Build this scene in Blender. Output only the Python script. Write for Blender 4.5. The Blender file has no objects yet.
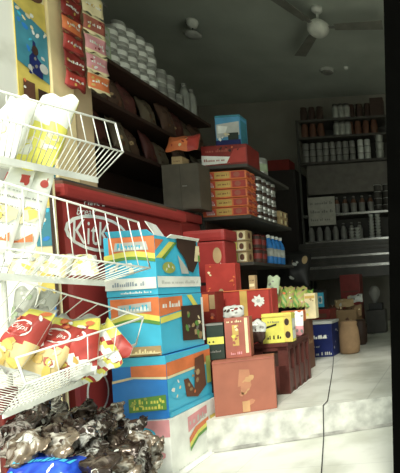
import bpy, bmesh, math, random
from mathutils import Vector, Matrix, noise
R = math.radians
PI = math.pi
F = 450.0; PX, PY = 450.0, 280.0; EYE = 0.5; ROLL = R(3.8)
CR, SR = math.cos(ROLL), math.sin(ROLL)
def W(px, py, Y):
    dx, dy = px-PX, py-PY
    return Vector(((dx*CR-dy*SR)*Y/F, Y, EYE-(dx*SR+dy*CR)*Y/F))
def XA(px, py, Y): return W(px, py, Y).x
def ZA(px, py, Y): return W(px, py, Y).z
scene = bpy.context.scene
COL = scene.collection
# ------------------------------------------------------------------ materials
MATS = {}
def mat(key, col=None, rough=0.55, metal=0.0, var=0.12, scale=14.0, bump=0.08, spec=0.5):
    if key in MATS: return MATS[key]
    m = bpy.data.materials.new(key); m.use_nodes = True
    nt = m.node_tree; b = nt.nodes['Principled BSDF']
    b.inputs['Roughness'].default_value = rough; b.inputs['Metallic'].default_value = metal
    b.inputs['Specular IOR Level'].default_value = spec
    tc = nt.nodes.new('ShaderNodeTexCoord'); n = nt.nodes.new('ShaderNodeTexNoise')
    n.inputs['Scale'].default_value = scale; n.inputs['Detail'].default_value = 4
    nt.links.new(tc.outputs['Object'], n.inputs['Vector'])
    r = nt.nodes.new('ShaderNodeValToRGB')
    lo = [max(0, c*(1-var*1.6)) for c in col]; hi = [min(1, c*(1+var)) for c in col]
    r.color_ramp.elements[0].position = .3; r.color_ramp.elements[1].position = .7
    r.color_ramp.elements[0].color = (*lo, 1); r.color_ramp.elements[1].color = (*hi, 1)
    nt.links.new(n.outputs['Fac'], r.inputs['Fac']); nt.links.new(r.outputs['Color'], b.inputs['Base Color'])
    if bump:
        bp = nt.nodes.new('ShaderNodeBump'); bp.inputs['Strength'].default_value = bump
        bp.inputs['Distance'].default_value = .01
        nt.links.new(n.outputs['Fac'], bp.inputs['Height']); nt.links.new(bp.outputs['Normal'], b.inputs['Normal'])
    MATS[key] = m; return m
def foil(key, stops, rough=.28, metal=.55, scale=11, dist=1.5):
    m = bpy.data.materials.new(key); m.use_nodes = True
    nt = m.node_tree; b = nt.nodes['Principled BSDF']
    b.inputs['Roughness'].default_value = rough; b.inputs['Metallic'].default_value = metal
    tc = nt.nodes.new('ShaderNodeTexCoord'); n = nt.nodes.new('ShaderNodeTexNoise')
    n.inputs['Scale'].default_value = scale; n.inputs['Detail'].default_value = 5; n.inputs['Distortion'].default_value = dist
    r = nt.nodes.new('ShaderNodeValToRGB'); cr = r.color_ramp
    cr.elements[0].position = stops[0][0]; cr.elements[0].color = (*stops[0][1], 1)
    cr.elements[1].position = stops[-1][0]; cr.elements[1].color = (*stops[-1][1], 1)
    for p, c in stops[1:-1]:
        e = cr.elements.new(p); e.color = (*c, 1)
    nt.links.new(tc.outputs['Object'], n.inputs['Vector']); nt.links.new(n.outputs['Fac'], r.inputs['Fac'])
    nt.links.new(r.outputs['Color'], b.inputs['Base Color'])
    bp = nt.nodes.new('ShaderNodeBump'); bp.inputs['Strength'].default_value = .5; bp.inputs['Distance'].default_value = .01
    nt.links.new(n.outputs['Fac'], bp.inputs['Height']); nt.links.new(bp.outputs['Normal'], b.inputs['Normal'])
    MATS[key] = m; return m
def tiles(key, col, joint, w, h, mortar=.006, var=.05, rough=.35, vertical=None):
    m = bpy.data.materials.new(key); m.use_nodes = True
    nt = m.node_tree; b = nt.nodes['Principled BSDF']; b.inputs['Roughness'].default_value = rough
    tc = nt.nodes.new('ShaderNodeTexCoord'); mp = nt.nodes.new('ShaderNodeMapping')
    if vertical == 'yz': mp.inputs['Rotation'].default_value = (0, R(90), R(90))
    nt.links.new(tc.outputs['Object'], mp.inputs['Vector'])
    br = nt.nodes.new('ShaderNodeTexBrick'); br.offset = 0
    br.inputs['Scale'].default_value = 1; br.inputs['Brick Width'].default_value = w; br.inputs['Row Height'].default_value = h
    br.inputs['Mortar Size'].default_value = mortar; br.inputs['Mortar Smooth'].default_value = .4
    br.inputs['Color1'].default_value = (*col, 1); br.inputs['Color2'].default_value = (*[c*(1-var) for c in col], 1)
    br.inputs['Mortar'].default_value = (*joint, 1)
    nt.links.new(mp.outputs['Vector'], br.inputs['Vector'])
    n = nt.nodes.new('ShaderNodeTexNoise'); n.inputs['Scale'].default_value = 5; n.inputs['Detail'].default_value = 8
    nt.links.new(tc.outputs['Object'], n.inputs['Vector'])
    r = nt.nodes.new('ShaderNodeValToRGB'); r.color_ramp.elements[0].position = .34; r.color_ramp.elements[1].position = .56
    r.color_ramp.elements[0].color = (.72, .72, .68, 1); r.color_ramp.elements[1].color = (1, 1, 1, 1)
    nt.links.new(n.outputs['Fac'], r.inputs['Fac'])
    mx = nt.nodes.new('ShaderNodeMix'); mx.data_type = 'RGBA'; mx.blend_type = 'MULTIPLY'; mx.inputs[0].default_value = 1
    nt.links.new(br.outputs['Color'], mx.inputs[6]); nt.links.new(r.outputs['Color'], mx.inputs[7])
    nt.links.new(mx.outputs[2], b.inputs['Base Color'])
    MATS[key] = m; return m

WHITE = mat('white', (.82, .84, .78), .5); CREAM = mat('cream', (.80, .70, .42), .6); RED = mat('red', (.42, .050, .038), .45)
DRED = mat('dark_red', (.22, .025, .02), .45); FRED = mat('freezer_red', (.30, .038, .034), .35, var=.06)
ORANGE = mat('orange_print', (.72, .20, .07), .5); SALMON = mat('salmon', (.38, .115, .08), .6); ORED = mat('orange_card', (.34, .115, .07), .65, var=.07)
YELLOW = mat('yellow', (.70, .56, .13), .5); LEMON = mat('lemon', (.78, .74, .14), .5); GOLD = mat('gold', (.62, .42, .12), .4)
CYAN = mat('cyan', (.06, .48, .70), .45, var=.06); BLUE = mat('blue', (.03, .22, .62), .45, var=.06); NAVY = mat('navy', (.012, .022, .12), .45)
GREEN = mat('green', (.12, .30, .06), .5); LIME = mat('lime', (.36, .42, .10), .5); DGREEN = mat('dark_green', (.02, .035, .025), .5)
PINK = mat('pink', (.70, .32, .34), .5); PALEGREEN = mat('pale_green', (.42, .52, .34), .6); TEAL = mat('teal', (.06, .26, .34), .5)
BROWN = mat('brown', (.13, .055, .03), .6); DBROWN = mat('dark_brown', (.045, .022, .014), .6); CARD = mat('cardboard', (.34, .22, .11), .8)
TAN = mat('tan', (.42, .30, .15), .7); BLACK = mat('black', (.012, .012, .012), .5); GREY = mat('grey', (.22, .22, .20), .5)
DGREY = mat('dark_grey', (.055, .052, .045), .6); LGREY = mat('light_grey', (.52, .54, .50), .5); SILVER = mat('silver', (.62, .63, .60), .3, .7)
CHROME = mat('chrome', (.62, .62, .58), .25, .8); WIRE = mat('white_wire', (.80, .82, .76), .4, bump=0, var=.03)
WOOD = mat('cream_wood', (.80, .66, .36), .6, scale=6); BEIGE = mat('beige_wood', (.52, .40, .24), .65, scale=6)
STEEL = mat('shelf_steel', (.06, .058, .05), .5); BSTEEL = mat('back_shelf_steel', (.07, .065, .055), .5)
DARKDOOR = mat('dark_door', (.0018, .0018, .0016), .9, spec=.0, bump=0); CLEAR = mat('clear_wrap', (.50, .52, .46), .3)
PAPER = mat('paper', (.45, .44, .38), .8); SACK = mat('sack', (.30, .19, .10), .85); BLUEFOIL = foil('blue_foil', [(.30, (.01, .03, .40)), (.5, (.03, .12, .75)), (.60, (.02, .05, .5)), (.74, (.6, .75, .85))], .25, .3, 9)
FOIL_A = foil('silver_brown_foil', [(.34, (.018, .012, .009)), (.47, (.05, .038, .03)), (.53, (.60, .58, .53)), (.58, (.05, .04, .03)), (.64, (.66, .65, .60))], .2, .45, 15)
FOIL_B = foil('dark_brown_foil', [(.32, (.012, .008, .006)), (.5, (.045, .03, .022)), (.57, (.16, .13, .10)), (.64, (.02, .014, .01))], .2, .4, 14)
FOIL_C = foil('tan_silver_foil', [(.34, (.05, .035, .025)), (.48, (.22, .17, .12)), (.55, (.66, .63, .56)), (.66, (.07, .05, .035))], .22, .4, 13)
# ------------------------------------------------------------------ mesh builder
class MB:
    def __init__(s): s.v = []; s.f = []; s.m = []; s.sm = []; s.mats = []
    def mi(s, m):
        if m not in s.mats: s.mats.append(m)
        return s.mats.index(m)
    def add(s, vs, fs, m, smooth=False):
        o = len(s.v); s.v += [Vector(v) for v in vs]
        k = s.mi(m)
        for f in fs: s.f.append([o+i for i in f]); s.m.append(k); s.sm.append(smooth)
        return s
    def box(s, x0, y0, z0, x1, y1, z1, m, bev=0.0):
        x0, x1 = min(x0, x1), max(x0, x1); y0, y1 = min(y0, y1), max(y0, y1); z0, z1 = min(z0, z1), max(z0, z1)
        if bev <= 0:
            vs = [(x, y, z) for z in (z0, z1) for y in (y0, y1) for x in (x0, x1)]
            return s.add(vs, [(0, 2, 3, 1), (4, 5, 7, 6), (0, 1, 5, 4), (2, 6, 7, 3), (0, 4, 6, 2), (1, 3, 7, 5)], m)
        bm = bmesh.new(); bmesh.ops.create_cube(bm, size=1)
        for v in bm.verts: v.co = Vector(((x0+x1)/2+v.co.x*(x1-x0), (y0+y1)/2+v.co.y*(y1-y0), (z0+z1)/2+v.co.z*(z1-z0)))
        bmesh.ops.bevel(bm, geom=list(bm.edges), offset=min(bev, .45*min(x1-x0, y1-y0, z1-z0)), segments=2, affect='EDGES', profile=.7)
        bm.verts.index_update()
        s.add([v.co.copy() for v in bm.verts], [[v.index for v in f.verts] for f in bm.faces], m); bm.free(); return s
    def tube(s, pts, r, m, seg=6):
        pts = [Vector(p) for p in pts]; rings = []
        for i, p in enumerate(pts):
            d = (pts[min(i+1, len(pts)-1)]-pts[max(i-1, 0)]).normalized()
            a = d.cross(Vector((0, 0, 1)) if abs(d.z) < .9 else Vector((1, 0, 0))).normalized(); b = d.cross(a)
            rings.append([p+(a*math.cos(t)+b*math.sin(t))*r for t in [2*PI*k/seg for k in range(seg)]])
        vs = [v for g in rings for v in g]; fs = []
        for i in range(len(pts)-1):
            for k in range(seg): fs.append((i*seg+k, i*seg+(k+1) % seg, (i+1)*seg+(k+1) % seg, (i+1)*seg+k))
        fs.append(list(range(seg))[::-1]); fs.append([(len(pts)-1)*seg+k for k in range(seg)])
        return s.add(vs, fs, m, True)
    def lathe(s, prof, m, seg=14, c=(0, 0, 0), mats=None, ax='z'):
        vs = []; c = Vector(c)
        for r, z in prof:
            for k in range(seg):
                t = 2*PI*k/seg
                p = Vector((r*math.cos(t), r*math.sin(t), z)) if ax == 'z' else Vector((r*math.cos(t), z, r*math.sin(t)))
                vs.append(c+p)
        n = len(prof)
        for i in range(n-1):
            fs = [(i*seg+k, i*seg+(k+1) % seg, (i+1)*seg+(k+1) % seg, (i+1)*seg+k) for k in range(seg)]
            if i == 0: base = len(s.v); s.add(vs, fs, (mats[i] if mats else m), True)
            else:
                k_ = s.mi(mats[i] if mats else m)
                for f in fs: s.f.append([base+j for j in f]); s.m.append(k_); s.sm.append(True)
        s.f.append([base+j for j in range(seg)][::-1]); s.m.append(s.mi(mats[0] if mats else m)); s.sm.append(False)
        s.f.append([base+(n-1)*seg+j for j in range(seg)]); s.m.append(s.mi(mats[-1] if mats else m)); s.sm.append(False)
        return s
    def poly(s, pts, m): return s.add(pts, [list(range(len(pts)))], m)
    def mesh(s, name):
        me = bpy.data.meshes.new(name); me.from_pydata([tuple(v) for v in s.v], [], s.f)
        for m in s.mats: me.materials.append(m)
        me.polygons.foreach_set('material_index', s.m); me.polygons.foreach_set('use_smooth', s.sm); me.update(); return me
    def build(s, name, parent=None, loc=None, rz=0, mw=None, label=None):
        o = bpy.data.objects.new(name, s.mesh(name)); COL.objects.link(o)
        if parent: o.parent = parent
        if loc is not None: o.location = loc
        if rz: o.rotation_euler.z = rz
        if mw is not None: o.matrix_world = mw
        if label: o['label'] = label
        return o
def tag(o, label, cat, group=None, kind=None):
    o['label'] = label; o['category'] = cat
    if group: o['group'] = group
    if kind: o['kind'] = kind
    return o
def thing(name, label, cat, loc=(0, 0, 0), rz=0, group=None):
    o = bpy.data.objects.new(name, None); COL.objects.link(o); o.location = loc; o.rotation_euler.z = rz
    o.empty_display_size = .05
    return tag(o, label, cat, group)
def struct(name, mb, label=None):
    o = mb.build(name); o['kind'] = 'structure'
    if label: o['label'] = label
    return o
def dup(o, loc, rz=None, label=None):
    c = o.copy(); COL.objects.link(c); c.location = loc
    if rz is not None: c.rotation_euler.z = rz
    if label: c['label'] = label
    for ch in o.children:
        d = ch.copy(); COL.objects.link(d); d.parent = c
    return c
# ------------------------------------------------------------------ printing on faces
_tc = {}
def textmesh(t):
    if t in _tc: return _tc[t]
    cu = bpy.data.curves.new('lettering', 'FONT'); cu.body = t; cu.resolution_u = 2
    o = bpy.data.objects.new('lettering', cu); COL.objects.link(o)
    dg = bpy.context.evaluated_depsgraph_get(); dg.update()
    me = bpy.data.meshes.new_from_object(o.evaluated_get(dg))
    vs = [v.co.copy() for v in me.vertices]; fs = [list(p.vertices) for p in me.polygons]
    bpy.data.objects.remove(o); bpy.data.curves.remove(cu); bpy.data.meshes.remove(me)
    x0 = min(v.x for v in vs); x1 = max(v.x for v in vs); y0 = min(v.y for v in vs); y1 = max(v.y for v in vs)
    h = y1-y0
    vs = [((v.x-x0)/h, (v.y-y0)/h) for v in vs]
    _tc[t] = (vs, fs, (x1-x0)/h); return _tc[t]
LAY = .0006
def paint(mb, S, w, h, items, seed=0, lift0=1):
    """S(x, y, lift) -> point on the face; x in [0,w], y in [0,h] metres; items use fractions of the face."""
    rnd = random.Random(seed); k = lift0
    for it in items:
        t = it[0]; L = k*LAY; k += 1
        if t == 'rect':
            _, a, b, c, d, m = it; mb.poly([S(a*w, b*h, L), S(c*w, b*h, L), S(c*w, d*h, L), S(a*w, d*h, L)], m)
        elif t == 'poly':
            mb.poly([S(a*w, b*h, L) for a, b in it[1]], it[2])
        elif t == 'ell':
            _, a, b, ru, rv, m = it; mb.poly([S((a+ru*math.cos(q))*w, (b+rv*math.sin(q))*h, L) for q in [2*PI*i/18 for i in range(18)]], m)
        elif t == 'star':
            _, a, b, r, n, m = it
            mb.poly([S(a*w+r*(1 if i % 2 else .62)*math.cos(PI*i/n), b*h+r*(1 if i % 2 else .62)*math.sin(PI*i/n), L) for i in range(2*n)], m)
        elif t == 'wave':                                   # band from left to right: lower curve v0(u), thickness
            _, v0, amp, th, m = it; n = 14
            lo = [S(i/n*w, (v0+amp*math.sin(PI*(i/n)*1.3-.5))*h, L) for i in range(n+1)]
            hi = [S(i/n*w, (v0+th+amp*math.sin(PI*(i/n)*1.3-.5))*h, L) for i in range(n+1)]
            mb.add(lo+hi, [(i, i+1, n+2+i, n+1+i) for i in range(n)], m)
        elif t == 'text':
            _, s_, a, b, hh, m = it[:6]; wid = it[6] if len(it) > 6 else None; slant = it[7] if len(it) > 7 else 0
            vs, fs, ww = textmesh(s_); H = hh*h; sx = H if wid is None else wid*w/ww; rise = it[8] if len(it) > 8 else 0
            X0 = a*w-ww*sx/2
            mb.add([S(X0+x*sx+y*H*slant, b*h+y*H+rise*x*sx, L) for x, y in vs], fs, m)
        elif t == 'blobs':
            _, n, ms, sz, a, b, c, d = it
            for i in range(n):
                cx, cy = (a+(c-a)*rnd.random())*w, (b+(d-b)*rnd.random())*h; q = rnd.uniform(0, 6.28); rs = sz*rnd.uniform(.5, 1.2); ra = rnd.uniform(.4, 1)
                pp = []
                for j in range(7):
                    an = 2*PI*j/7; rr = rs*rnd.uniform(.7, 1.1)
                    x, y = rr*math.cos(an), rr*ra*math.sin(an)
                    X = min(max(cx+x*math.cos(q)-y*math.sin(q), .002), w-.002); Y = min(max(cy+x*math.sin(q)+y*math.cos(q), .002), h-.002)
                    pp.append(S(X, Y, L+(i % 5)*LAY*.15))
                mb.poly(pp, rnd.choice(ms))
        elif t == 'script':                                 # a line of unreadable small lettering
            _, a, b, c, hh, m = it
            x = a*w; H = hh*h
            while x < c*w:
                ww = H*rnd.uniform(.25, .6); top = H*rnd.choice((.6, .6, 1))
                mb.poly([S(x, b*h, L), S(min(x+ww, c*w), b*h, L), S(min(x+ww*.9, c*w), b*h+top, L), S(x+ww*.1, b*h+top*.9, L)], m)
                x += ww*1.35+(H*.5 if rnd.random() < .18 else 0)
def facefn(face, w, d, h):
    if face == 'front': return (lambda x, y, l: Vector((x-w/2, -d/2-l, y))), w, h
    if face == 'right': return (lambda x, y, l: Vector((w/2+l, x-d/2, y))), d, h
    if face == 'left': return (lambda x, y, l: Vector((-w/2-l, d/2-x, y))), d, h
    if face == 'top': return (lambda x, y, l: Vector((x-w/2, y-d/2, h+l))), w, d
def cbody(w, d, h, m, prints, bev=.003, seed=0):
    mb = MB().box(-w/2, -d/2, 0, w/2, d/2, h, m, bev)
    for fc, items in (prints or {}).items():
        S, a, b = facefn(fc, w, d, h); paint(mb, S, a, b, items, seed)
    return mb
def carton(name, label, cat, loc, w, d, h, m, prints=None, rz=0, group=None, parts=None, bev=.003, seed=0):
    """a box: one mesh, or an Empty with body and parts (list of (name, MB, label))"""
    mb = cbody(w, d, h, m, prints, bev, seed)
    if not parts: return tag(mb.build(name, loc=loc, rz=rz), label, cat, group)
    t = thing(name, label, cat, loc, rz, group); mb.build('body', t)
    for p in parts: p[1].build(p[0], t, label=p[2] if len(p) > 2 else None)
    return t
def tape(w, d, h, m=TAN):
    return MB().box(-.022, -d/2-.0016, h*.72, .022, -d/2-.0002, h, m).box(-.022, -d/2-.0016, h+.0002, .022, d/2, h+.0016, m)
# ------------------------------------------------------------------ bags
def bag_mesh(w, h, T, matfn, seed=0, nu=14, nv=18, items=None, crimp=.06, bend=0.0, corner=None, crumple=0.0, small=None):
    if corner is None: corner = .12 if w < .105 and h < .11 else .07
    """pillow bag: local x across, y up, z towards the viewer, base edge centred on the origin"""
    rnd = random.Random(seed); ph = [rnd.uniform(0, 6.28) for _ in range(6)]
    sm_ = (w < .105 and h < .11) if small is None else small
    if sm_: crimp = min(crimp, .03)
    def th(u, v):
        if v < crimp or v > 1-crimp: e = .03
        else:
            q = (v-crimp)/(1-2*crimp); e = .03+(math.sin(PI*q)**(.28 if sm_ else .55))*(max(0, math.sin(PI*u))**(.35 if sm_ else .5))
        wr = 1+.10*math.sin(9*u+4*v+ph[0])+.08*math.sin(14*v+ph[1]-5*u)+.07*math.sin(19*u+ph[2]+8*v)
        return T/2*e*wr
    def S0(u, v, side, lift=0):
        shrink = 1-.05*math.sin(PI*v)
        x = (u-.5)*w*shrink*(1-corner*abs(2*v-1)**8); y = (.5+(v-.5)*(1-.05*abs(2*u-1)**4-(.34 if sm_ else 0)*abs(2*u-1)**3))*h+.006*math.sin(u*11+ph[3])*(abs(v-.5) > .45)
        z = side*(th(u, v)+lift)+bend*(v-.5)**2*h+.006*math.sin(5*u+ph[4])*math.sin(4*v+ph[5])
        if crumple: z += crumple*noise.noise(Vector((u*5+seed, v*4, side*3))) + crumple*.6*abs(noise.noise(Vector((u*11, v*9+seed, 5))))
        return Vector((x, y, z))
    mb = MB()
    for side in (1, -1):
        vs = [S0(i/nu, j/nv, side) for j in range(nv+1) for i in range(nu+1)]
        for j in range(nv):
            for i in range(nu):
                a = j*(nu+1)+i; f = (a, a+1, a+nu+2, a+nu+1)
                if side < 0: f = f[::-1]
                mb.m.append(mb.mi(matfn((i+.5)/nu, (j+.5)/nv, side))); mb.sm.append(True)
                mb.f.append([len(mb.v)+k for k in f])
        mb.v += vs
    # rim joins the two sheets
    n1 = (nu+1)*(nv+1); per = [i for i in range(nu+1)]+[j*(nu+1)+nu for j in range(1, nv+1)]+[nv*(nu+1)+i for i in range(nu-1, -1, -1)]+[j*(nu+1) for j in range(nv-1, 0, -1)]
    k = mb.mi(matfn(.5, 0, 1))
    for i in range(len(per)):
        a, b = per[i], per[(i+1) % len(per)]; mb.f.append([b, a, a+n1, b+n1]); mb.m.append(k); mb.sm.append(True)
    if items:
        paint(mb, lambda x, y, l: S0(min(max(x/w, 0.001), .999), min(max(y/h, .001), .999), 1, l+.0012), w, h, items, seed)
    return mb
def place3(bl, br, tl):
    """matrix with local x along bl->br, local y towards tl, origin at the middle of the base edge"""
    U = br-bl; w = U.length; x = U.normalized(); V = tl-bl; V = V-x*V.dot(x); h = V.length; y = V.normalized(); z = x.cross(y)
    m = Matrix((x, y, z)).transposed().to_4x4(); m.translation = (bl+br)/2
    return m, w, h
def bag(name, label, cat, bl, br, tl, T, matfn, items=None, seed=0, group=None, **kw):
    m, w, h = place3(bl, br, tl)
    o = bag_mesh(w, h, T, matfn, seed, items=items, **kw).build(name, mw=m)
    return tag(o, label, cat, group)
# ------------------------------------------------------------------ camera
cam = bpy.data.cameras.new('camera'); co = bpy.data.objects.new('camera', cam); COL.objects.link(co)
co.matrix_world = Matrix.Translation((0, 0, EYE)) @ Matrix.Rotation(R(90), 4, 'X') @ Matrix.Rotation(-ROLL, 4, 'Z')
cam.sensor_width = 36; cam.sensor_fit = 'AUTO'; cam.lens = F*36/473
cam.shift_x = (200-PX)/473; cam.shift_y = (PY-236.5)/473
cam.clip_start = .02
scene.camera = co
# ------------------------------------------------------------------ setting
GZ = -.13; CEIL = 3.12
def edgeY(x): return 1.815+.28*(x+1.0)
FLOOR = tiles('floor_tiles', (.80, .82, .74), (.62, .64, .58), .40, .40, .004)
PAVE = tiles('pavement_slabs', (.82, .84, .77), (.70, .72, .66), .8, .8, .003)
STEPM = mat('step_concrete', (.56, .57, .52), .85, var=.26, scale=16, bump=.3)
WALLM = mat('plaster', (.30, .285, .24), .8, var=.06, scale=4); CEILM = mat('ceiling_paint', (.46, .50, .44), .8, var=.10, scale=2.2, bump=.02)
mb = MB()
pts = [(-3.3, 1.485), (-1.235, 1.485), (-1.235, edgeY(-1.235)), (2.5, edgeY(2.5)), (2.5, 6.3), (-3.3, 6.3)]
n = len(pts)
mb.poly([(x, y, 0) for x, y in pts], FLOOR)
for i in range(n):
    a, b = pts[i], pts[(i+1) % n]; mb.poly([(a[0], a[1], -.3), (b[0], b[1], -.3), (b[0], b[1], 0), (a[0], a[1], 0)], STEPM)
struct('floor', mb, 'pale tiled shop floor ending in a step')
struct('trim_3', MB().add([(-1.0, edgeY(-1.0)-.006, GZ+.004), (1.6, edgeY(1.6)-.006, GZ+.004), (1.6, edgeY(1.6), GZ+.012), (-1.0, edgeY(-1.0), GZ+.012), (-1.0, edgeY(-1.0)-.018, GZ+.0015), (1.6, edgeY(1.6)-.012, GZ+.0015)], [(0, 1, 2, 3), (4, 5, 1, 0)], mat('step_joint', (.42, .42, .38), .9, var=.5, scale=9)), 'darker joint along the foot of the step')  # thin mottled strip, darker than riser and pavement, where the two meet
struct('pavement', MB().box(-6, -6, -.4, 6, 2.6, GZ, PAVE), 'bright pale pavement in front of the shop')
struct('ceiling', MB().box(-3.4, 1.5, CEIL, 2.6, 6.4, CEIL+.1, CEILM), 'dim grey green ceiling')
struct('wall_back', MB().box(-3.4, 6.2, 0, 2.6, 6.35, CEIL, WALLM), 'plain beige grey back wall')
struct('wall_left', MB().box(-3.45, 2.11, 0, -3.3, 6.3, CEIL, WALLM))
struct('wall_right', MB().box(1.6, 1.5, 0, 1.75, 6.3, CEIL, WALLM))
WTILE = tiles('white_wall_tiles', (.86, .87, .79), (.60, .58, .48), .5, .62, .006, vertical='yz')
struct('wall_front', MB().box(-3.45, .2, -.4, -1.63, 2.11, CEIL+.1, WTILE).box(-1.63, 1.5, 1.98, 2.6, 1.66, CEIL+.1, WALLM), 'white wall beside the shop entrance and beam over it')
# dark door leaf on the right: its edge leans a little
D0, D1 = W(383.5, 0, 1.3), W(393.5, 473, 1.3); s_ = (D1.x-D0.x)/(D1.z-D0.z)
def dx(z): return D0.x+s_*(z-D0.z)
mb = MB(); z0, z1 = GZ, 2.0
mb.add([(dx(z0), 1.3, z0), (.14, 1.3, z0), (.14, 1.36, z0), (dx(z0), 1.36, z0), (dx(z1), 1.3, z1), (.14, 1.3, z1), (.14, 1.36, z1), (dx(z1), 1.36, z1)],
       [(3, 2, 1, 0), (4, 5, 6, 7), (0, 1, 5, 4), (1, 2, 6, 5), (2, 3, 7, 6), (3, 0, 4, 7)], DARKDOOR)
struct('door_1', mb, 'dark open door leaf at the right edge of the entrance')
# wooden post and jamb of the entrance (left)
struct('trim_1', MB().box(-1.66, 1.895, GZ, -1.615, 2.005, 1.98, WOOD, .004), 'cream painted wooden door post')
struct('trim_2', MB().box(-1.66, 2.012, GZ, -1.620, 2.112, 1.98, BEIGE, .004), 'beige inner door post')

# ------------------------------------------------------------------ posters on the left wall
def poster(label, ya, yb, za, zb, base, items, seed):
    w, h = yb-ya, zb-za
    mb = MB().box(0, 0, 0, .003, w, h, base)
    paint(mb, lambda x, y, l: Vector((.003+l, x, y)), w, h, items, seed)
    return tag(mb.build('poster', loc=(-1.629, ya, za)), label, 'poster')
PA, PB = 1.752, 1.892
poster('tall yellow poster with a blue picture in the middle, top of the wall strip', PA, PB, 1.16, 1.83, YELLOW,
       [('rect', .02, .90, .98, 1, CREAM), ('ell', .62, .93, .32, .05, BROWN), ('ell', .60, .94, .22, .03, WHITE), ('poly', [(.0, .46), (1, .40), (1, .72), (0, .80)], TEAL), ('blobs', 5, [BLUE, CYAN], .018, .05, .5, .5, .75),
        ('blobs', 9, [WHITE, CREAM], .012, .05, .66, .98, .78), ('poly', [(.34, .43), (.75, .41), (.80, .50), (.62, .53), (.58, .62), (.50, .63), (.46, .55), (.36, .52)], NAVY), ('blobs', 9, [DBROWN, NAVY, GREY, LGREY], .011, .35, .42, .92, .58), ('ell', .55, .57, .10, .03, DBROWN), ('ell', .8, .48, .14, .03, LGREY),
        ('rect', .1, .22, .46, .36, BROWN), ('rect', .55, .2, .92, .34, DBROWN), ('blobs', 6, [WHITE, ORANGE], .010, .05, .20, .95, .40), ('blobs', 8, [ORANGE, BROWN, LGREY, WHITE], .014, .05, .03, .95, .2)], 1)
poster('narrow yellow and teal poster behind the top wire basket', PA+.03, PB, .76, 1.155, YELLOW,
       [('rect', .0, .55, 1, .84, TEAL), ('blobs', 8, [NAVY, DGREEN, WHITE], .014, .1, .3, .95, .8), ('rect', 0, 0, 1, .25, CREAM), ('blobs', 5, [LEMON, ORANGE], .014, .1, .05, .9, .5)], 2)
bx0_, bx1_ = -1.62, XA(59, 250, 1.47)
mb = MB().box(bx0_, 1.464, GZ, bx1_, 1.470, .915, CREAM); w_, h_ = bx1_-bx0_, .915-GZ
def bu(px): return (XA(px, 250, 1.464)-bx0_)/w_
def bv(py): return (ZA(48, py, 1.464)-GZ)/h_
paint(mb, lambda x, y, l: Vector((bx0_+x, 1.464-l, GZ+y)), w_, h_, [('rect', 0, 0, bu(36), 1, WHITE), ('rect', bu(41), bv(190), .99, bv(178), DBROWN), ('rect', bu(40), bv(206), .99, bv(190), YELLOW), ('rect', bu(38), bv(246), .97, bv(208), TEAL), ('blobs', 8, [BLUE, WHITE, CYAN, NAVY], .012, bu(39), bv(244), .96, bv(210)),
      ('rect', bu(40), bv(297), .97, bv(270), YELLOW), ('blobs', 4, [WHITE, GOLD], .008, bu(40), bv(296), .96, bv(275)), ('rect', bu(40), bv(345), .98, bv(299), BLUE), ('blobs', 8, [CYAN, TEAL, WHITE], .011, bu(40), bv(340), .96, bv(302)), ('rect', .97, 0, 1, 1, DBROWN)], 3)
tag(mb.build('display_board'), 'cream board with a yellow and blue printed strip standing between baskets and freezer', 'board')

# ------------------------------------------------------------------ wire rack with three baskets
rack = thing('wire_display_rack', 'white wire display rack with three tilted baskets beside the entrance wall', 'rack', (-1.15, 1.15, GZ))
rl = Vector(rack.location)
def rp(px, py, Y): return W(px, py, Y)-rl
def lerp(a, b, t): return a+(b-a)*t
def basket(C, A, B, Dn, Df, nlip, nfloor, nlong=0, back=None):
    """C, A, B = (near, far) points of lip, belly and bottom lines; Dn, Df = back line at the wall"""
    g = MB(); r = .0015; rr = .0028; Dl = (Dn, Df)
    for i in range(nlip+1):
        t = i/nlip; g.tube([lerp(C[0], C[1], t), lerp(A[0], A[1], t)], r, WIRE, 4)
    for i in range(nfloor+1):
        t = i/nfloor; g.tube([lerp(A[0], A[1], t), lerp(B[0], B[1], t), lerp(Dl[0], Dl[1], t)], r, WIRE, 4)
    for k in range(1, nlong): g.tube([lerp(A[0], B[0], k/nlong), lerp(A[1], B[1], k/nlong)], r, WIRE, 4)
    for k in range(1, 3): g.tube([lerp(B[0], Dn, k/3), lerp(B[1], Df, k/3)], r, WIRE, 4)
    if back:
        n = 9
        for i in range(n+1): g.tube([lerp(back[0], back[1], i/n), lerp(Dn, Df, i/n)], r, WIRE, 4)
    b = g.build('basket', rack)
    f = MB()
    for l in (C, A, B, Dl)+((back,) if back else ()): f.tube([l[0], l[1]], rr, WIRE, 6)
    for e in (0, 1): f.tube([C[e], A[e], B[e], Dl[e]]+([back[e]] if back else []), rr, WIRE, 6)
    f.build('basket_rim', b)
    s = MB(); h = Vector((0, 0, .012)); o = Vector((.003, 0, 0))
    s.add([B[0]-h+o, B[1]-h+o, B[1]+h*.4+o, B[0]+h*.4+o, B[0]-h, B[1]-h, B[1]+h*.4, B[0]+h*.4], [(0, 1, 2, 3), (7, 6, 5, 4), (0, 4, 5, 1), (3, 2, 6, 7), (0, 3, 7, 4), (1, 5, 6, 2)], WHITE)
    s.build('price_strip', b)
YN, YF = .98, 1.30
def wallpt(px, py, Y): p = W(px, py, Y); return Vector((-1.275, Y, p.z))-rl
# top basket
basket((rp(-12, 88, YN), rp(115, 123, YF)), (rp(-12, 115, YN), rp(123, 152, YF+.01)), (rp(-14, 155, YN), rp(97, 179, YF)), wallpt(-5, 140, YN), wallpt(75, 165, YF+.04), 9, 24)
# middle basket
basket((rp(-12, 178, YN), rp(138, 222, YF)), (rp(-12, 246, YN), rp(150, 268, YF+.01)), (rp(-14, 274, YN), rp(104, 282, YF)), wallpt(-5, 262, YN), wallpt(70, 272, YF+.04), 11, 22)
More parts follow.
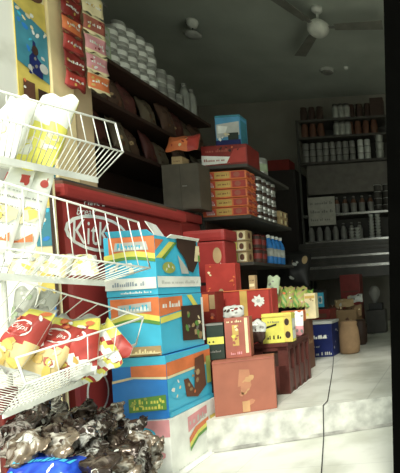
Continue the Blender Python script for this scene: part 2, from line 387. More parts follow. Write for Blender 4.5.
# lower basket: its near end shows
basket((rp(16, 358, 1.06), rp(143, 318, 1.36)), (rp(26, 384, 1.05), rp(136, 344, 1.36)), (rp(2, 414, 1.06), rp(106, 371, 1.36)), wallpt(-22, 396, 1.06), wallpt(75, 350, 1.40), 4, 30, 7, (rp(4, 276, 1.30), rp(143, 317, 1.37)))
for yy in (1.0, 1.30): MB().tube([Vector((-1.287, yy, GZ+.01))-rl, Vector((-1.287, yy, 1.12))-rl], .006, WIRE, 8).build('upright', rack)
for yy in (1.0, 1.30): MB().tube([Vector((-1.45, yy, GZ+.008))-rl, Vector((-1.1, yy, GZ+.008))-rl], .008, WIRE, 8).build('foot_bar', rack)

# ------------------------------------------------------------------ snack bags in the baskets
def chips_fn(base, low, diag=.0):
    def f(u, v, s):
        if v < .06 or v > .94: return SILVER
        if v < .36+diag*(u-.5): return low
        if v > .82+diag*.4*(u-.5): return LEMON
        return base
    return f
CHIP = [('ell', .5, .60, .36, .13, WHITE), ('ell', .5, .60, .31, .10, RED), ('text', 'Chips', .5, .55, .10, WHITE, .5), ('blobs', 9, [YELLOW, GOLD, SALMON, CREAM, WHITE], .016, .15, .1, .85, .40), ('blobs', 4, [ORANGE, WHITE], .014, .1, .72, .9, .9)]
GOLDY = mat('pale_gold', (.74, .58, .28), .45)
CL = 'chips in the lower wire basket'
bag('chips_bag', 'red and yellow chips bag at the far left of the lower basket', 'snack bag', W(-14, 366, 1.10), W(16, 374, 1.10), W(2, 296, 1.18), .07, chips_fn(RED, GOLDY, .2), CHIP, 11, CL)
bag('chips_bag', 'red chips bag with cream bottom, second from left in lower basket', 'snack bag', W(10, 370, 1.14), W(50, 382, 1.16), W(20, 300, 1.23), .075, chips_fn(RED, GOLDY, .3), CHIP, 12, CL)
bag('chips_bag', 'white and yellow chips bag lying behind the other bags in the lower basket', 'snack bag', W(34, 352, 1.30), W(72, 360, 1.30), W(46, 312, 1.34), .05, chips_fn(WHITE, CREAM, .4),
    [('blobs', 6, [YELLOW, LEMON, RED], .02, .1, .2, .9, .8)], 13, CL)
bag('chips_bag', 'white and red chips bag standing in the middle of the lower basket', 'snack bag', W(52, 384, 1.20), W(98, 374, 1.22), W(58, 322, 1.27), .08, chips_fn(RED, WHITE, -.5), CHIP+[('poly', [(.02, .1), (.3, .1), (.16, .9), (.02, .9)], WHITE)], 14, CL)
bag('chips_bag', 'white chips bag with red and yellow streaks at the right of the lower basket', 'snack bag', W(84, 388, 1.26), W(124, 362, 1.28), W(100, 322, 1.31), .06, lambda u, v, s: WHITE if (u*3+v*2) % 1 < .5 else (LEMON if (u*3+v*2) % 1 < .78 else RED),
    [('blobs', 9, [YELLOW, RED, WHITE], .014, .1, .1, .9, .9), ('ell', .5, .75, .18, .1, WHITE)], 15, CL)
bag('chips_bag', 'narrow folded white chips bag at the right tip of the lower basket', 'snack bag', W(110, 370, 1.30), W(134, 350, 1.31), W(122, 308, 1.34), .04, lambda u, v, s: WHITE if u < .6 else (RED if v < .5 else LEMON), None, 16, CL)
# middle basket: two tall white packs with red tops, three flat pale packs on the basket floor
def milk_fn(u, v, s): return WHITE
for i, (a, b, c, lab) in enumerate([((-16, 250), (10, 254), (-14, 158), 'white pack with a red stripe at the far left of the middle basket'), ((2, 250), (34, 254), (0, 163), 'white pack with a red top stripe standing in the middle basket')]):
    bag('white_snack_pack', lab, 'snack pack', W(*a, 1.14+.03*i), W(*b, 1.15+.03*i), W(*c, 1.17+.03*i), .045, milk_fn,
        [('rect', .02, .80, .92, .90, RED), ('ell', .88, .82, .09, .05, RED), ('script', .1, .68, .9, .03, LGREY), ('script', .05, .60, .95, .025, GREY), ('script', .05, .50, .95, .02, GREY), ('blobs', 4, [CREAM, YELLOW], .02, .2, .35, .9, .48),
         ('script', .05, .30, .95, .02, GREY), ('poly', [(.1, .04), (.95, .12), (.92, .22), (.5, .12), (.1, .1)], ORANGE)], 21+i, 'white packs in the middle basket')
for i, (a, b, c, lab) in enumerate([((-8, 274), (30, 277), (-6, 252), 'pale flat snack pack at the near end of the middle basket floor'), ((28, 272), (66, 276), (26, 250), 'cream flat snack pack in the centre of the middle basket floor'), ((62, 276), (100, 274), (52, 256), 'yellowish flat snack pack at the far end of the middle basket floor')]):
    bag('flat_snack_pack', lab, 'snack pack', W(*a, 1.05+.07*i), W(*b, 1.08+.08*i), W(*c, 1.15+.07*i), .035, lambda u, v, s: WHITE if (u+v*.3) % .5 < .36 else CREAM, [('blobs', 5, [CREAM, LEMON, LGREY], .018, .1, .1, .9, .9)], 31+i, 'flat packs on the middle basket floor')
# top basket: white and yellow bags
bag('white_snack_bag', 'large white bag with a yellow lower half in the top wire basket', 'snack bag', W(6, 166, 1.16), W(50, 172, 1.18), W(6, 86, 1.24), .07, lambda u, v, s: WHITE if v > .48+.2*(u-.5) else LEMON,
    [('blobs', 7, [WHITE, CREAM, YELLOW], .02, .1, .1, .9, .5), ('script', .2, .75, .8, .05, LGREY)], 41, 'bags in the top basket')
bag('white_snack_bag', 'plain white bag at the near end of the top wire basket', 'snack bag', W(-20, 158, 1.09), W(14, 162, 1.10), W(-18, 92, 1.14), .06, lambda u, v, s: WHITE, [('script', .2, .55, .8, .05, LGREY), ('ell', .5, .4, .2, .08, CREAM)], 42, 'bags in the top basket')
# clear wrapped packs between middle and lower basket (hang at the wall)
for i, (a, b, c, lab) in enumerate([((4, 336), (26, 340), (6, 284), 'clear wrapped grey pack hanging on the wall left, under the middle basket'), ((26, 340), (46, 344), (30, 286), 'clear wrapped grey green pack hanging beside the yellow and blue poster')]):
    bag('clear_snack_pack', lab, 'snack pack', W(*a, 1.30+.03*i), W(*b, 1.31+.03*i), W(*c, 1.30+.03*i), .03, lambda u, v, s: CLEAR, [('blobs', 10, [DGREEN, LGREY, WHITE, GREY, PALEGREEN], .013, .1, .1, .9, .9)], 51+i, 'clear packs on the wall')

# ------------------------------------------------------------------ hanging sachet strips by the post
def strip(label, bl, br, tl, Y, cols, nrow, seed, tip=False):
    m, w, h = place3(bl, br, tl); rnd = random.Random(seed)
    t = thing('sachet_strip', label, 'sachets', m.translation); t.matrix_world = m
    rh = h/nrow
    for k in range(nrow):
        g = bag_mesh(w, rh*.985, .012, lambda u, v, s, k=k: cols[k % len(cols)] if .1 < v < .9 else cols[-1], seed+k, 8, 8, [('blobs', 5, [WHITE, YELLOW, GOLD, DRED], .009, .12, .2, .88, .8), ('script', .15, .42, .85, .16, WHITE)], .1, corner=.03, small=False)
        o = g.build('sachet', t); o.location = (0, rh*k, 0)
    return t
strip('strip of dark red sachets hanging just right of the cream door post', Vector((-1.585, 1.925, 1.44)), Vector((-1.575, 2.025, 1.44)), Vector((-1.585, 1.925, 1.92)), 1.6, [RED, DRED, RED, ORANGE, DRED], 6, 61)
strip('strip of pink and orange sachets with a pale edge hanging beside the red strip', Vector((-1.57, 2.03, 1.47)), Vector((-1.54, 2.125, 1.47)), Vector((-1.585, 2.03, 1.92)), 1.7, [ORANGE, PINK, PINK, SALMON, CREAM], 5, 71)
MB().tube([(-1.62, 2.01, 1.925), (-1.55, 2.01, 1.925)], .006, GREY).tube([(-1.575, 1.95, 1.925), (-1.565, 2.17, 1.925)], .006, GREY).build('hanging_rail')
tag(bpy.data.objects['hanging_rail'], 'thin metal rail on the door post from which the sachet strips hang', 'rail')

# ------------------------------------------------------------------ big red chest freezer with the KitKat logo
FX0, FX1, FY0, FY1 = -1.61, -1.28, 1.51, 2.19
fz = thing('chest_freezer', 'long red chest freezer with a white chocolate bar logo behind the baskets', 'freezer', ((FX0+FX1)/2, (FY0+FY1)/2, 0))
fw, fd = FX1-FX0, FY1-FY0; FT = .865
mb = MB().box(-fw/2, -fd/2, .05, fw/2, fd/2, FT, FRED, .02)
S = lambda x, y, l: Vector((fw/2+l, x-fd/2, y))
KX = lambda px, py: (XA(px, py, 1), 0)
def fy(px, py):                                              # place along the freezer's front where this pixel looks at it
    d = W(px, py, 1); Y = FX1/d.x; return (Y-FY0), W(px, py, Y).z
ka, kz0 = fy(73, 256); kb, kz1 = fy(122, 222); kz0 = fy(100, 254)[1]; kz1 = fy(100, 214)[1]
km = (ka+kb)/2/fd; kw = (kb-ka)/fd; kz = (kz0+kz1)/2
h1, hz1 = fy(94, 207); h2, hz2 = fy(85, 213)
it = [('ell', km, kz, kw*.62, .068, WHITE), ('ell', km, kz, kw*.56, .056, FRED), ('text', 'KitKat', km, kz-.044, .088, WHITE, kw*1.0, .1, .0), ('text', 'Have a', h1/fd, hz1, .026, WHITE, kw*.40, .3, .1), ('text', 'break', h2/fd, hz2-.012, .026, WHITE, kw*.34, .3, .1)]
paint(mb, S, fd, 1.0, it, 3, 2)
ca, cz = fy(98, 392)
paint(mb, S, fd, 1.0, [('ell', ca/fd, cz, .075, .075, WHITE), ('ell', ca/fd, cz, .064, .064, FRED)], 3, 2)
mb.build('cabinet', fz)
MB().box(-fw/2-.01, -fd/2-.01, FT, fw/2+.018, fd/2+.01, FT+.045, FRED, .014).build('rim', fz)
MB().box(-fw/2+.02, -fd/2+.02, FT+.045, fw/2-.012, fd/2-.02, FT+.062, BROWN, .004).build('lid_track', fz)
g = MB(); g.box(-fw/2+.03, -fd/2+.03, FT+.062, fw/2-.03, 0.0, FT+.075, DGREY, .004); g.build('sliding_lid', fz)
g = MB(); g.box(-fw/2+.03, 0.005, FT+.062, fw/2-.03, fd/2-.03, FT+.075, DGREY, .004); g.build('sliding_lid', fz)
g = MB()
for sx in (-1, 1):
    for sy in (-1, 1): g = MB().box(sx*(fw/2-.06)-.02, sy*(fd/2-.08)-.02, 0, sx*(fw/2-.06)+.02, sy*(fd/2-.08)+.02, .05, BLACK); g.build('foot', fz)
bk = thing('chest_freezer', 'second red chest freezer further inside, carrying the grey two door box', 'freezer', (-1.71, 2.48, 0))
MB().box(-.24, -.24, .05, .24, .22, .93, FRED, .02).build('cabinet', bk); MB().box(-.245, -.245, .93, .25, .225, .985, FRED, .014).build('rim', bk); MB().box(-.22, -.22, .985, .22, .20, .999, DGREY, .003).build('sliding_lid', bk)
for sx in (-.2, .2):
    for sy in (-.2, .18): MB().box(sx-.02, sy-.02, 0, sx+.02, sy+.02, .05, BLACK).build('foot', bk)
# second red chest, end on
cx0, cx1 = XA(184, 245, 2.47), XA(224, 245, 2.47)
ct = thing('ice_chest', 'small red upright chest standing between the freezer and the shelf of biscuit packs', 'freezer', ((cx0+cx1)/2, 2.545, 0))
cw = cx1-cx0
mb = cbody(cw, .14, .80, FRED, {'front': [('ell', .80, .90, .11, .055, TAN), ('script', .62, .83, .92, .018, WHITE), ('rect', 0, .70, 1, .72, BLACK), ('script', .72, .74, .95, .02, CREAM)]}, .012)
mb.build('cabinet', ct)
MB().box(-cw/2-.006, -.078, .80, cw/2+.008, .075, .865, FRED, .02).build('lid', ct)

# ------------------------------------------------------------------ stack of blue snack cartons
SX0, SX1, SY0, SY1 = -1.222, -1.040, 1.60, 1.876
sw, sd = SX1-SX0, SY1-SY0; scx, scy = (SX0+SX1)/2, (SY0+SY1)/2
def flap(p0, p1, out, m): # quad sheet with thickness
    p0, p1, out = Vector(p0), Vector(p1), Vector(out); nn = (p1-p0).cross(out).normalized()*.0025
    a = [p0, p1, p1+out*.96+(p0-p1)*.04, p0+out*.96-(p0-p1)*.04]; b = [q+nn for q in a]
    return MB().add(a+b, [(3, 2, 1, 0), (4, 5, 6, 7), (0, 1, 5, 4), (1, 2, 6, 5), (2, 3, 7, 6), (3, 0, 4, 7)], m)
def hole(pts, m=DBROWN): return ('poly', pts, m)
top_front = [('poly', [(.10, .70), (1, .70), (1, .99), (.10, .99)], ORANGE), ('wave', .62, .04, .09, LEMON), ('wave', .57, .04, .05, GREEN), ('poly', [(.2, .76), (.88, .76), (.84, .90), (.24, .90)], LGREY), ('script', .27, .79, .82, .10, CYAN), ('script', .30, .77, .80, .08, WHITE), ('rect', 0, .11, 1, .30, WHITE),
             ('script', .14, .165, .78, .075, mat('faint_ink', (.30, .36, .42), .6)), ('blobs', 6, [LIME, WHITE, CREAM], .012, .1, .36, .6, .55), ('script', .3, .04, .9, .04, WHITE)]
top_right = [('poly', [(0, .62), (.30, .92), (.42, .92), (.12, .62)], LEMON), ('poly', [(0, .74), (.18, .94), (.0, .94)], ORANGE), ('poly', [(.12, .62), (.42, .92), (.47, .92), (.17, .60)], GREEN), ('rect', 0, .12, 1, .31, WHITE), ('script', .08, .18, .92, .06, LGREY), ('ell', .25, .46, .14, .10, LIME), ('blobs', 5, [WHITE, LIME], .012, .1, .36, .4, .58),
             ('poly', [(.45, .70), (.66, .46), (.70, .36), (.52, .36)], LGREY), hole([(.45, .995), (.92, .995), (.94, .60), (.80, .38), (.68, .42), (.62, .62), (.44, .84)]), ('poly', [(.84, .6), (.99, .6), (.99, .9), (.90, .9)], CREAM), ('poly', [(.94, .60), (.99, .60), (.99, .72), (.94, .72)], GREEN)]
t1 = thing('snack_carton', 'torn open blue snack carton with a white band, topmost of the carton stack', 'carton', (scx, scy, .517), 0, 'stack of snack cartons')
cbody(sw, sd, .213, CYAN, {'front': top_front, 'right': top_right}, .003, 5).build('body', t1)
flap((-sw/2+.02, -sd/2, .213), (sw/2, -sd/2, .213), (-.01, -.012, .02), CYAN).build('flap', t1)
flap((sw/2, -sd/2, .213), (sw/2-.03, -sd/2+.11, .213), (-.02, -.02, .05), WHITE).build('flap', t1, label='pale torn corner flap')
flap((sw/2, -sd/2+.07, .211), (sw/2, sd/2, .211), (.012, 0, .012), WHITE).build('flap', t1)
mid_front = [('poly', [(.05, .64), (1, .64), (1, .97), (.05, .97)], ORANGE), ('wave', .58, .05, .09, LEMON), ('wave', .52, .05, .06, GREEN), ('poly', [(.2, .70), (.85, .74), (.85, .90), (.2, .86)], LGREY), ('script', .24, .77, .82, .09, CYAN), ('script', .3, .75, .8, .08, WHITE), ('rect', 0, 0, 1, .16, TAN), ('script', .1, .03, .9, .09, CREAM)]
mid_right = [('poly', [(0, .64), (.5, .72), (.5, .97), (0, .95)], ORANGE), ('script', .06, .78, .44, .11, WHITE), ('poly', [(0, .52), (.5, .60), (.5, .70), (0, .62)], LEMON), ('poly', [(.6, .98), (.72, .98), (.95, .66), (.83, .66)], LEMON), ('poly', [(.45, .78), (.96, .78), (.98, .1), (.45, .16)], DBROWN), ('blobs', 16, [CREAM, CARD, TAN, GREEN, GREY], .016, .50, .16, .95, .72), ('poly', [(.94, .08), (.995, .08), (.995, .92), (.94, .92)], WHITE)]
t2 = thing('snack_carton', 'blue snack carton with brown packs in its torn side, second of the stack', 'carton', (scx+.002, scy, .302), 0, 'stack of snack cartons')
cbody(sw, sd, .213, CYAN, {'front': mid_front, 'right': mid_right}, .003, 6).build('body', t2)
flap((-sw/2, -sd/2, .012), (sw/2, -sd/2, .012), (0, -.016, -.002), CREAM).build('flap', t2)
low_front = [('rect', 0, .86, 1, 1, CYAN), ('rect', .35, .66, 1, .86, ORANGE), ('poly', [(0, .60), (.4, .66), (1, .62), (1, .66), (.35, .69), (0, .64)], CREAM), ('rect', 0, .30, 1, .60, BLUE), ('poly', [(.28, .12), (.97, .14), (.97, .38), (.28, .34)], GREEN), ('script', .34, .25, .94, .08, LEMON), ('script', .36, .16, .9, .08, LEMON), ('blobs', 6, [LIME, LEMON], .008, .3, .14, .95, .36), ('rect', 0, 0, .97, .08, BLUE)]
low_right = [('poly', [(0, .66), (1, .70), (1, .92), (0, .88)], ORANGE), ('poly', [(0, .62), (1, .66), (1, .70), (0, .66)], CREAM), ('ell', .22, .40, .18, .16, CYAN), ('blobs', 4, [WHITE, CREAM], .014, .08, .25, .35, .55), ('poly', [(.32, .52), (.42, .52), (.55, .30), (.60, .82), (.82, .86), (.84, .28), (.62, .14), (.36, .22)], BROWN),
             ('blobs', 8, [TAN, ORANGE, CARD], .014, .36, .2, .8, .7), ('poly', [(.86, .3), (.97, .3), (.97, .8), (.86, .8)], LIME), ('rect', 0, 0, 1, .08, CYAN)]
t3 = thing('snack_carton', 'blue snack carton with green lettering patch, third down in the carton stack', 'carton', (scx+.008, scy+.004, .077), 0, 'stack of snack cartons')
cbody(sw+.012, sd+.012, .222, BLUE, {'front': low_front, 'right': [('rect', 0, 0, 1, 1, CYAN)]+low_right}, .003, 7).build('body', t3)
bot_right = [('poly', [(.35, .60), (.78, .78), (.78, .94), (.35, .88)], PINK), ('script', .38, .72, .76, .12, LGREY), ('poly', [(.36, .40), (.55, .55), (.80, .62), (.80, .70), (.5, .64), (.36, .5)], ORANGE), ('poly', [(.36, .32), (.55, .48), (.80, .54), (.80, .62), (.55, .55), (.36, .4)], LEMON), ('poly', [(.36, .25), (.55, .42), (.80, .48), (.80, .54), (.55, .48), (.36, .32)], GREEN),
             ('rect', .83, .05, .96, .70, YELLOW), ('script', .1, .05, .8, .03, LGREY)]
t4 = thing('snack_carton', 'white carton with a rainbow print and yellow stripe, bottom of the carton stack', 'carton', (scx+.014, scy-.002, GZ), 0, 'stack of snack cartons')
cbody(sw+.016, sd+.03, .205, WHITE, {'right': bot_right, 'front': [('rect', 0, .70, 1, 1, PINK), ('ell', .45, .75, .3, .15, CYAN), ('blobs', 8, [WHITE, PINK, ORANGE], .018, .1, .2, .9, .7)]}, .003, 8).build('body', t4)
flap((sw/2+.008, -sd/2-.01, .004), (sw/2+.008, sd/2+.012, .004), (.03, -.006, -.001), WHITE).build('flap', t4)
flap((sw/2+.010, sd/2+.014, .01), (sw/2+.010, sd/2+.014, .20), (.012, .006, 0), WHITE).build('flap', t4)

# ------------------------------------------------------------------ heap of foil packs on a low crate
cr = thing('slatted_crate', 'low dark red slatted crate under the heap of foil packs', 'crate', (-1.06, 1.22, GZ))
MB().box(-.14, -.34, .11, .05, .20, .13, DBROWN).build('bottom_board', cr)
for k in range(9):
    y = -.33+k*.075; MB().box(-.16, y, 0, -.142, y+.045, .42 if k < 5 else .2, DRED, .003).build('slat', cr)
for sx in (-.12, .03):
    for sy in (-.32, .18): MB().box(sx-.015, sy-.015, 0, sx+.015, sy+.015, .11, DBROWN).build('leg', cr)
rnd = random.Random(5)
HEAP = [ # px, py, Y, width px, kind, angle
 (18, 432, 1.16, 44, 'A', 8), (52, 415, 1.30, 42, 'A', -20), (78, 418, 1.34, 34, 'B', 25), (100, 424, 1.36, 36, 'A', -12), (110, 414, 1.42, 26, 'C', 20), (30, 416, 1.24, 30, 'B', 40),
 (128, 430, 1.42, 34, 'A', 15), (60, 432, 1.20, 46, 'B', -8), (88, 438, 1.24, 40, 'A', 30), (112, 442, 1.28, 36, 'B', -25), (136, 444, 1.36, 36, 'C', -5), (148, 450, 1.42, 26, 'C', 28),
 (24, 448, 1.08, 46, 'C', -14), (58, 449, 1.10, 48, 'C', 10), (90, 455, 1.14, 42, 'A', -22), (118, 458, 1.20, 40, 'B', 12), (140, 462, 1.30, 36, 'A', -30), (96, 470, 1.06, 46, 'B', 14), (124, 473, 1.12, 40, 'C', -12), (150, 466, 1.40, 26, 'C', 40), (76, 442, 1.14, 34, 'A', 50), (40, 440, 1.12, 34, 'B', 30)]
KINDS = {'A': (FOIL_A, 'crumpled silver and black foil snack pack in the heap at the bottom left', 'silver foil packs in the heap'), 'B': (FOIL_B, 'crumpled dark brown foil snack pack in the heap at the bottom left', 'brown foil packs in the heap'), 'C': (FOIL_C, 'crumpled tan and silver snack pack in the heap at the bottom left', 'tan foil packs in the heap')}
for i, (px, py, Y, wp, kd, an) in enumerate(HEAP):
    fm, lab, grp = KINDS[kd]
    c = W(px, py, Y); w = wp*1.3*Y/F; h = w*.58
    g = bag_mesh(w, h, .036, lambda u, v, s: fm, 100+i, 18, 14, [('blobs', 4, [WHITE, LGREY, DBROWN], .011, .15, .2, .85, .8)], .10, corner=.2, crumple=.016)
    M = Matrix.Translation(c) @ Matrix.Rotation(R(-25+rnd.uniform(-8, 8)), 4, 'Z') @ Matrix.Rotation(R(48+rnd.uniform(-15, 18)), 4, 'X') @ Matrix.Rotation(R(an), 4, 'Z') @ Matrix.Translation((0, -h/2, 0))
    tag(g.build('foil_snack_pack', mw=M), lab, 'snack pack', grp)
bag('blue_snack_bag', 'shiny blue snack bag at the bottom left corner in front of the heap', 'snack bag', W(-10, 490, 1.0), W(72, 492, 1.02), W(-12, 454, 1.06), .06, lambda u, v, s: BLUEFOIL, [('blobs', 4, [WHITE, CYAN], .008, .1, .2, .8, .8), ('script', .06, .62, .86, .22, CYAN)], 77)
# ------------------------------------------------------------------ front cartons on the floor edge
oa = R(20); ow, od, oh = .238, .10, .225
ou = Vector((math.cos(oa), math.sin(oa), 0)); onn = Vector((-math.sin(oa), math.cos(oa), 0))
A0 = Vector((-1.0, 1.850, 0)); oc = A0+ou*ow/2+onn*od/2
t = thing('carton', 'large plain orange brown carton at the floor edge in front of the stacks', 'carton', oc, oa)
cbody(ow, od, oh, ORED, {'front': [('poly', [(.38, .50), (.60, .52), (.58, .80), (.42, .82)], mat('faded_print', (.46, .20, .11), .7)), ('blobs', 9, [mat('faded_print'), mat('faded_gold', (.52, .30, .14), .7)], .020, .42, .10, .64, .66), ('rect', .44, .02, .56, .22, mat('faded_gold')), ('rect', 0, .97, 1, .99, SALMON)]}, .004, 3).build('body', t)
MB().box(-.02, -od/2, oh, .02, od/2, oh+.0015, TAN).build('tape', t)
MB().box(-ow/2, -od/2, oh, ow/2, -.003, oh+.003, ORED).build('flap', t)
z1 = oh+.003
dc = W(217, 345, 1.93); carton('small_carton', 'small black green carton with a yellow label on the orange carton', 'carton', (dc.x-.004, 1.945, z1), .068, .07, .155, DGREEN, {'front': [('rect', .05, .42, 1, .62, LEMON), ('script', .12, .47, .5, .08, BLACK), ('rect', 0, .94, 1, 1, GREY), ('script', .2, .2, .8, .06, GREY)]}, oa*.6)
sc_ = W(238, 338, 1.96); carton('small_carton', 'salmon red carton with a gold emblem standing on the orange carton', 'carton', (sc_.x+.004, 1.965, z1), .10, .07, .172, SALMON, {'front': [('rect', .30, .30, .55, .82, GOLD), ('blobs', 8, [CREAM, LEMON, SALMON], .008, .32, .34, .54, .8), ('rect', .80, .1, .92, .98, CREAM), ('script', .2, .08, .7, .07, PINK), ('script', .1, .88, .75, .07, CREAM)]}, oa*.7)
bag('patterned_snack_pack', 'small grey and white patterned pack lying on the salmon red carton', 'snack pack', W(222, 320, 1.95), W(244, 318, 1.97), W(224, 306, 1.99), .03, lambda u, v, s: LGREY, [('blobs', 10, [DBROWN, WHITE, GREY, DRED], .009, .1, .1, .9, .9)], 81)
# support carton and the flower box
carton('carton', 'dark red carton under the red box with the white flower', 'carton', (-1.078, 2.31, 0), .17, .08, .370, DRED, {'front': [('script', .2, .8, .8, .05, BROWN)]})
RFx0, RFx1 = XA(219, 305, 2.27), XA(272, 305, 2.27)
rw = RFx1-RFx0
t = thing('gift_box', 'bright red box with a white flower and a yellow ribbon on the stack', 'box', ((RFx0+RFx1)/2, 2.312, .370))
cbody(rw, .08, .149, RED, {'front': [('star', .745, .60, .034, 7, WHITE), ('star', .745, .60, .012, 5, LGREY), ('blobs', 5, [WHITE], .010, .62, .4, .88, .8), ('script', .05, .32, .36, .05, ORANGE), ('rect', .95, .05, .99, .95, DRED), ('rect', 0, .97, 1, 1, ORANGE)]}, .003, 4).build('body', t)
MB().box(-rw*.10, -.0425, 0, rw*.035, -.0405, .149, GOLD).box(-rw*.10, -.0425, .149, rw*.035, .04, .1505, GOLD).build('ribbon', t)
carton('small_box', 'tiny cream box standing on the red flower box', 'box', (XA(253, 280, 2.31), 2.31, .519), .031, .03, .072, TAN, {'front': [('script', .15, .6, .85, .12, BROWN), ('rect', .1, .2, .9, .4, CREAM)]})
bag('green_snack_pack', 'grey green rounded pack behind the red flower box', 'snack pack', W(266, 294, 2.70), W(279, 294, 2.71), W(267, 276, 2.73), .04, lambda u, v, s: PALEGREEN, [('blobs', 3, [GREY], .01, .2, .2, .8, .8)], 82)
carton('carton', 'tall red carton in front of the red chest, left of the flower box', 'carton', ((XA(206, 285, 2.39)+XA(236, 285, 2.39))/2, 2.42, 0), .160, .06, .668, RED, {'front': [('rect', 0, .64, 1, .66, DRED), ('blobs', 6, [ORANGE, CREAM], .010, .02, .70, .2, .98), ('ell', .5, .74, .12, .06, TAN), ('blobs', 4, [ORANGE], .008, .82, .78, .98, .9)]})
carton('narrow_carton', 'narrow dark red and orange carton right against the blue carton stack', 'carton', ((XA(201, 300, 2.15)+XA(216, 300, 2.15))/2, 2.19, 0), .066, .08, .52, DRED, {'front': [('rect', .05, .82, .5, .98, ORANGE), ('rect', .55, .84, .95, .97, TAN), ('blobs', 7, [ORANGE, RED, SALMON], .010, .05, .55, .95, .82)]})
# dark red bottle crate
bc = thing('bottle_crate', 'dark red brown bottle crate under the yellow box', 'crate', (-.90, 2.365, 0), R(2))
bw, bd, bh = .165, .37, .25
mb = MB().box(-bw/2, -bd/2, 0, bw/2, bd/2, .02, BROWN)
CRM = mat('crate_plastic', (.10, .028, .022), .45)
mb.box(-bw/2, -bd/2, 0, bw/2, -bd/2+.012, bh*.55, CRM).box(-bw/2, -bd/2, bh*.85, bw/2, -bd/2+.012, bh, CRM).box(-bw/2, -bd/2, 0, -bw/2+.045, -bd/2+.012, bh, CRM).box(bw/2-.045, -bd/2, 0, bw/2, -bd/2+.012, bh, CRM)
mb.box(-bw/2, bd/2-.012, 0, bw/2, bd/2, bh, CRM).box(-bw/2, -bd/2, 0, -bw/2+.012, bd/2, bh, CRM)
mb.box(bw/2-.012, -bd/2, 0, bw/2, bd/2, bh*.45, CRM).box(bw/2-.012, -bd/2, bh*.85, bw/2, bd/2, bh, CRM)
for k in range(5):
    y = -bd/2+k*(bd-.03)/4; mb.box(bw/2-.012, y, 0, bw/2+.004, y+.03, bh, CRM)
mb.build('shell', bc)
MB().box(-bw/2-.004, -bd/2-.004, bh-.02, bw/2+.006, bd/2+.004, bh, CRM, .003).build('rim', bc)
MB().box(-bw/2+.013, -bd/2+.013, .02, bw/2-.013, bd/2-.013, bh-.01, DBROWN).build('divider', bc)
yb = W(278, 326, 2.21)
t = thing('yellow_box', 'bright yellow box with black lettering on the bottle crate', 'box', (yb.x, 2.222, bh), R(4))
cbody(.142, .065, .142, LEMON, {'front': [('poly', [(.12, .50), (.48, .60), (.50, .67), (.14, .58)], BLACK), ('script', .16, .14, .62, .13, BLACK), ('script', .2, .7, .6, .06, GREY), ('rect', .74, .02, .99, .98, YELLOW), ('ell', .84, .70, .08, .12, DBROWN), ('ell', .86, .26, .09, .12, DBROWN), ('rect', .0, .9, 1, .93, YELLOW)],
      'right': [('rect', .1, .1, .9, .8, WHITE), ('script', .15, .4, .85, .1, BLACK)]}, .003, 9).build('body', t)
MB().box(-.07, -.032, .142, .07, -.001, .1445, LEMON).build('flap', t)
for i, (a, b, c, lab) in enumerate([((249, 343), (266, 343), (250, 320), 'grey and white round pack between the salmon carton and the yellow box')]):
    bag('patterned_snack_pack', lab, 'snack pack', W(*a, 2.12), W(*b, 2.12), W(*c, 2.125), .03, lambda u, v, s: DBROWN if v < .5 else LGREY, [('blobs', 10, [DBROWN, WHITE, GREY], .009, .1, .3, .9, .95)], 83+i)
# ------------------------------------------------------------------ second row on the floor: cartons and packs towards the back
carton('carton', 'reddish brown carton carrying the row of green packs', 'carton', (-1.06, 2.79, 0), .30, .28, .315, BROWN, {'right': [('script', .1, .5, .9, .1, CARD)], 'front': [('blobs', 5, [SALMON, CARD], .02, .6, .5, .98, .9)]})
x0 = XA(285, 310, 2.70); carton('orange_box', 'long orange box lying in front of the row of green packs', 'box', (x0+.055, 2.685, .315), .13, .05, .065, ORANGE, {'front': [('blobs', 8, [PINK, CREAM, RED], .010, .05, .1, .95, .9)]})
for i in range(6):
    px = 270+i*6.2; Y = 2.76+.015*i
    bag('green_snack_pack', 'small green and cream snack pack in the row behind the orange box', 'snack pack', W(px-2, 308, Y), W(px+10, 307, Y), W(px+3, 287+(i % 2)*3, Y+.09), .035, (lambda u, v, s: LIME if (u*2+v*3) % 1 < .5 else GREEN) if i % 2 else (lambda u, v, s: TAN if (u*2-v*3) % 1 < .35 else LIME),
        [('blobs', 5, [WHITE, CREAM, DGREEN, ORANGE], .010, .1, .1, .9, .9)], 200+i, 'row of green snack packs')
cb = W(311, 305, 2.86); carton('cream_box', 'cream box standing at the right end of the row of green packs', 'box', (cb.x, 2.87, .315), .068, .06, .16, CREAM, {'front': [('blobs', 5, [LEMON, TAN], .01, .1, .1, .9, .9), ('rect', .05, .8, .95, .9, GOLD)]})
bag('pink_snack_bag', 'white and pink bag tucked behind the yellow box', 'snack bag', W(292, 336, 2.49), W(304, 335, 2.50), W(293, 312, 2.52), .03, lambda u, v, s: WHITE if v > .4 else PINK, [('blobs', 6, [BROWN, GREY, PINK], .01, .1, .1, .9, .9)], 90)
# navy box with white lettering
bx0, bx1 = XA(306, 340, 3.28), XA(333, 340, 3.28)
t = thing('navy_box', 'navy blue carton with white lettering on the floor', 'carton', ((bx0+bx1)/2, 3.37, 0), R(-3))
cbody(bx1-bx0, .17, .24, NAVY, {'front': [('script', .2, .56, .84, .19, WHITE), ('script', .24, .56, .8, .11, WHITE), ('script', .25, .30, .5, .06, LGREY), ('script', .35, .06, .95, .10, LGREY)], 'right': [('blobs', 4, [LGREY, WHITE], .012, .1, .2, .9, .9)]}, .004).build('body', t)
MB().box(-(bx1-bx0)/2-.004, -.09, .24, (bx1-bx0)/2+.004, .09, .262, LGREY, .004).build('lid', t)
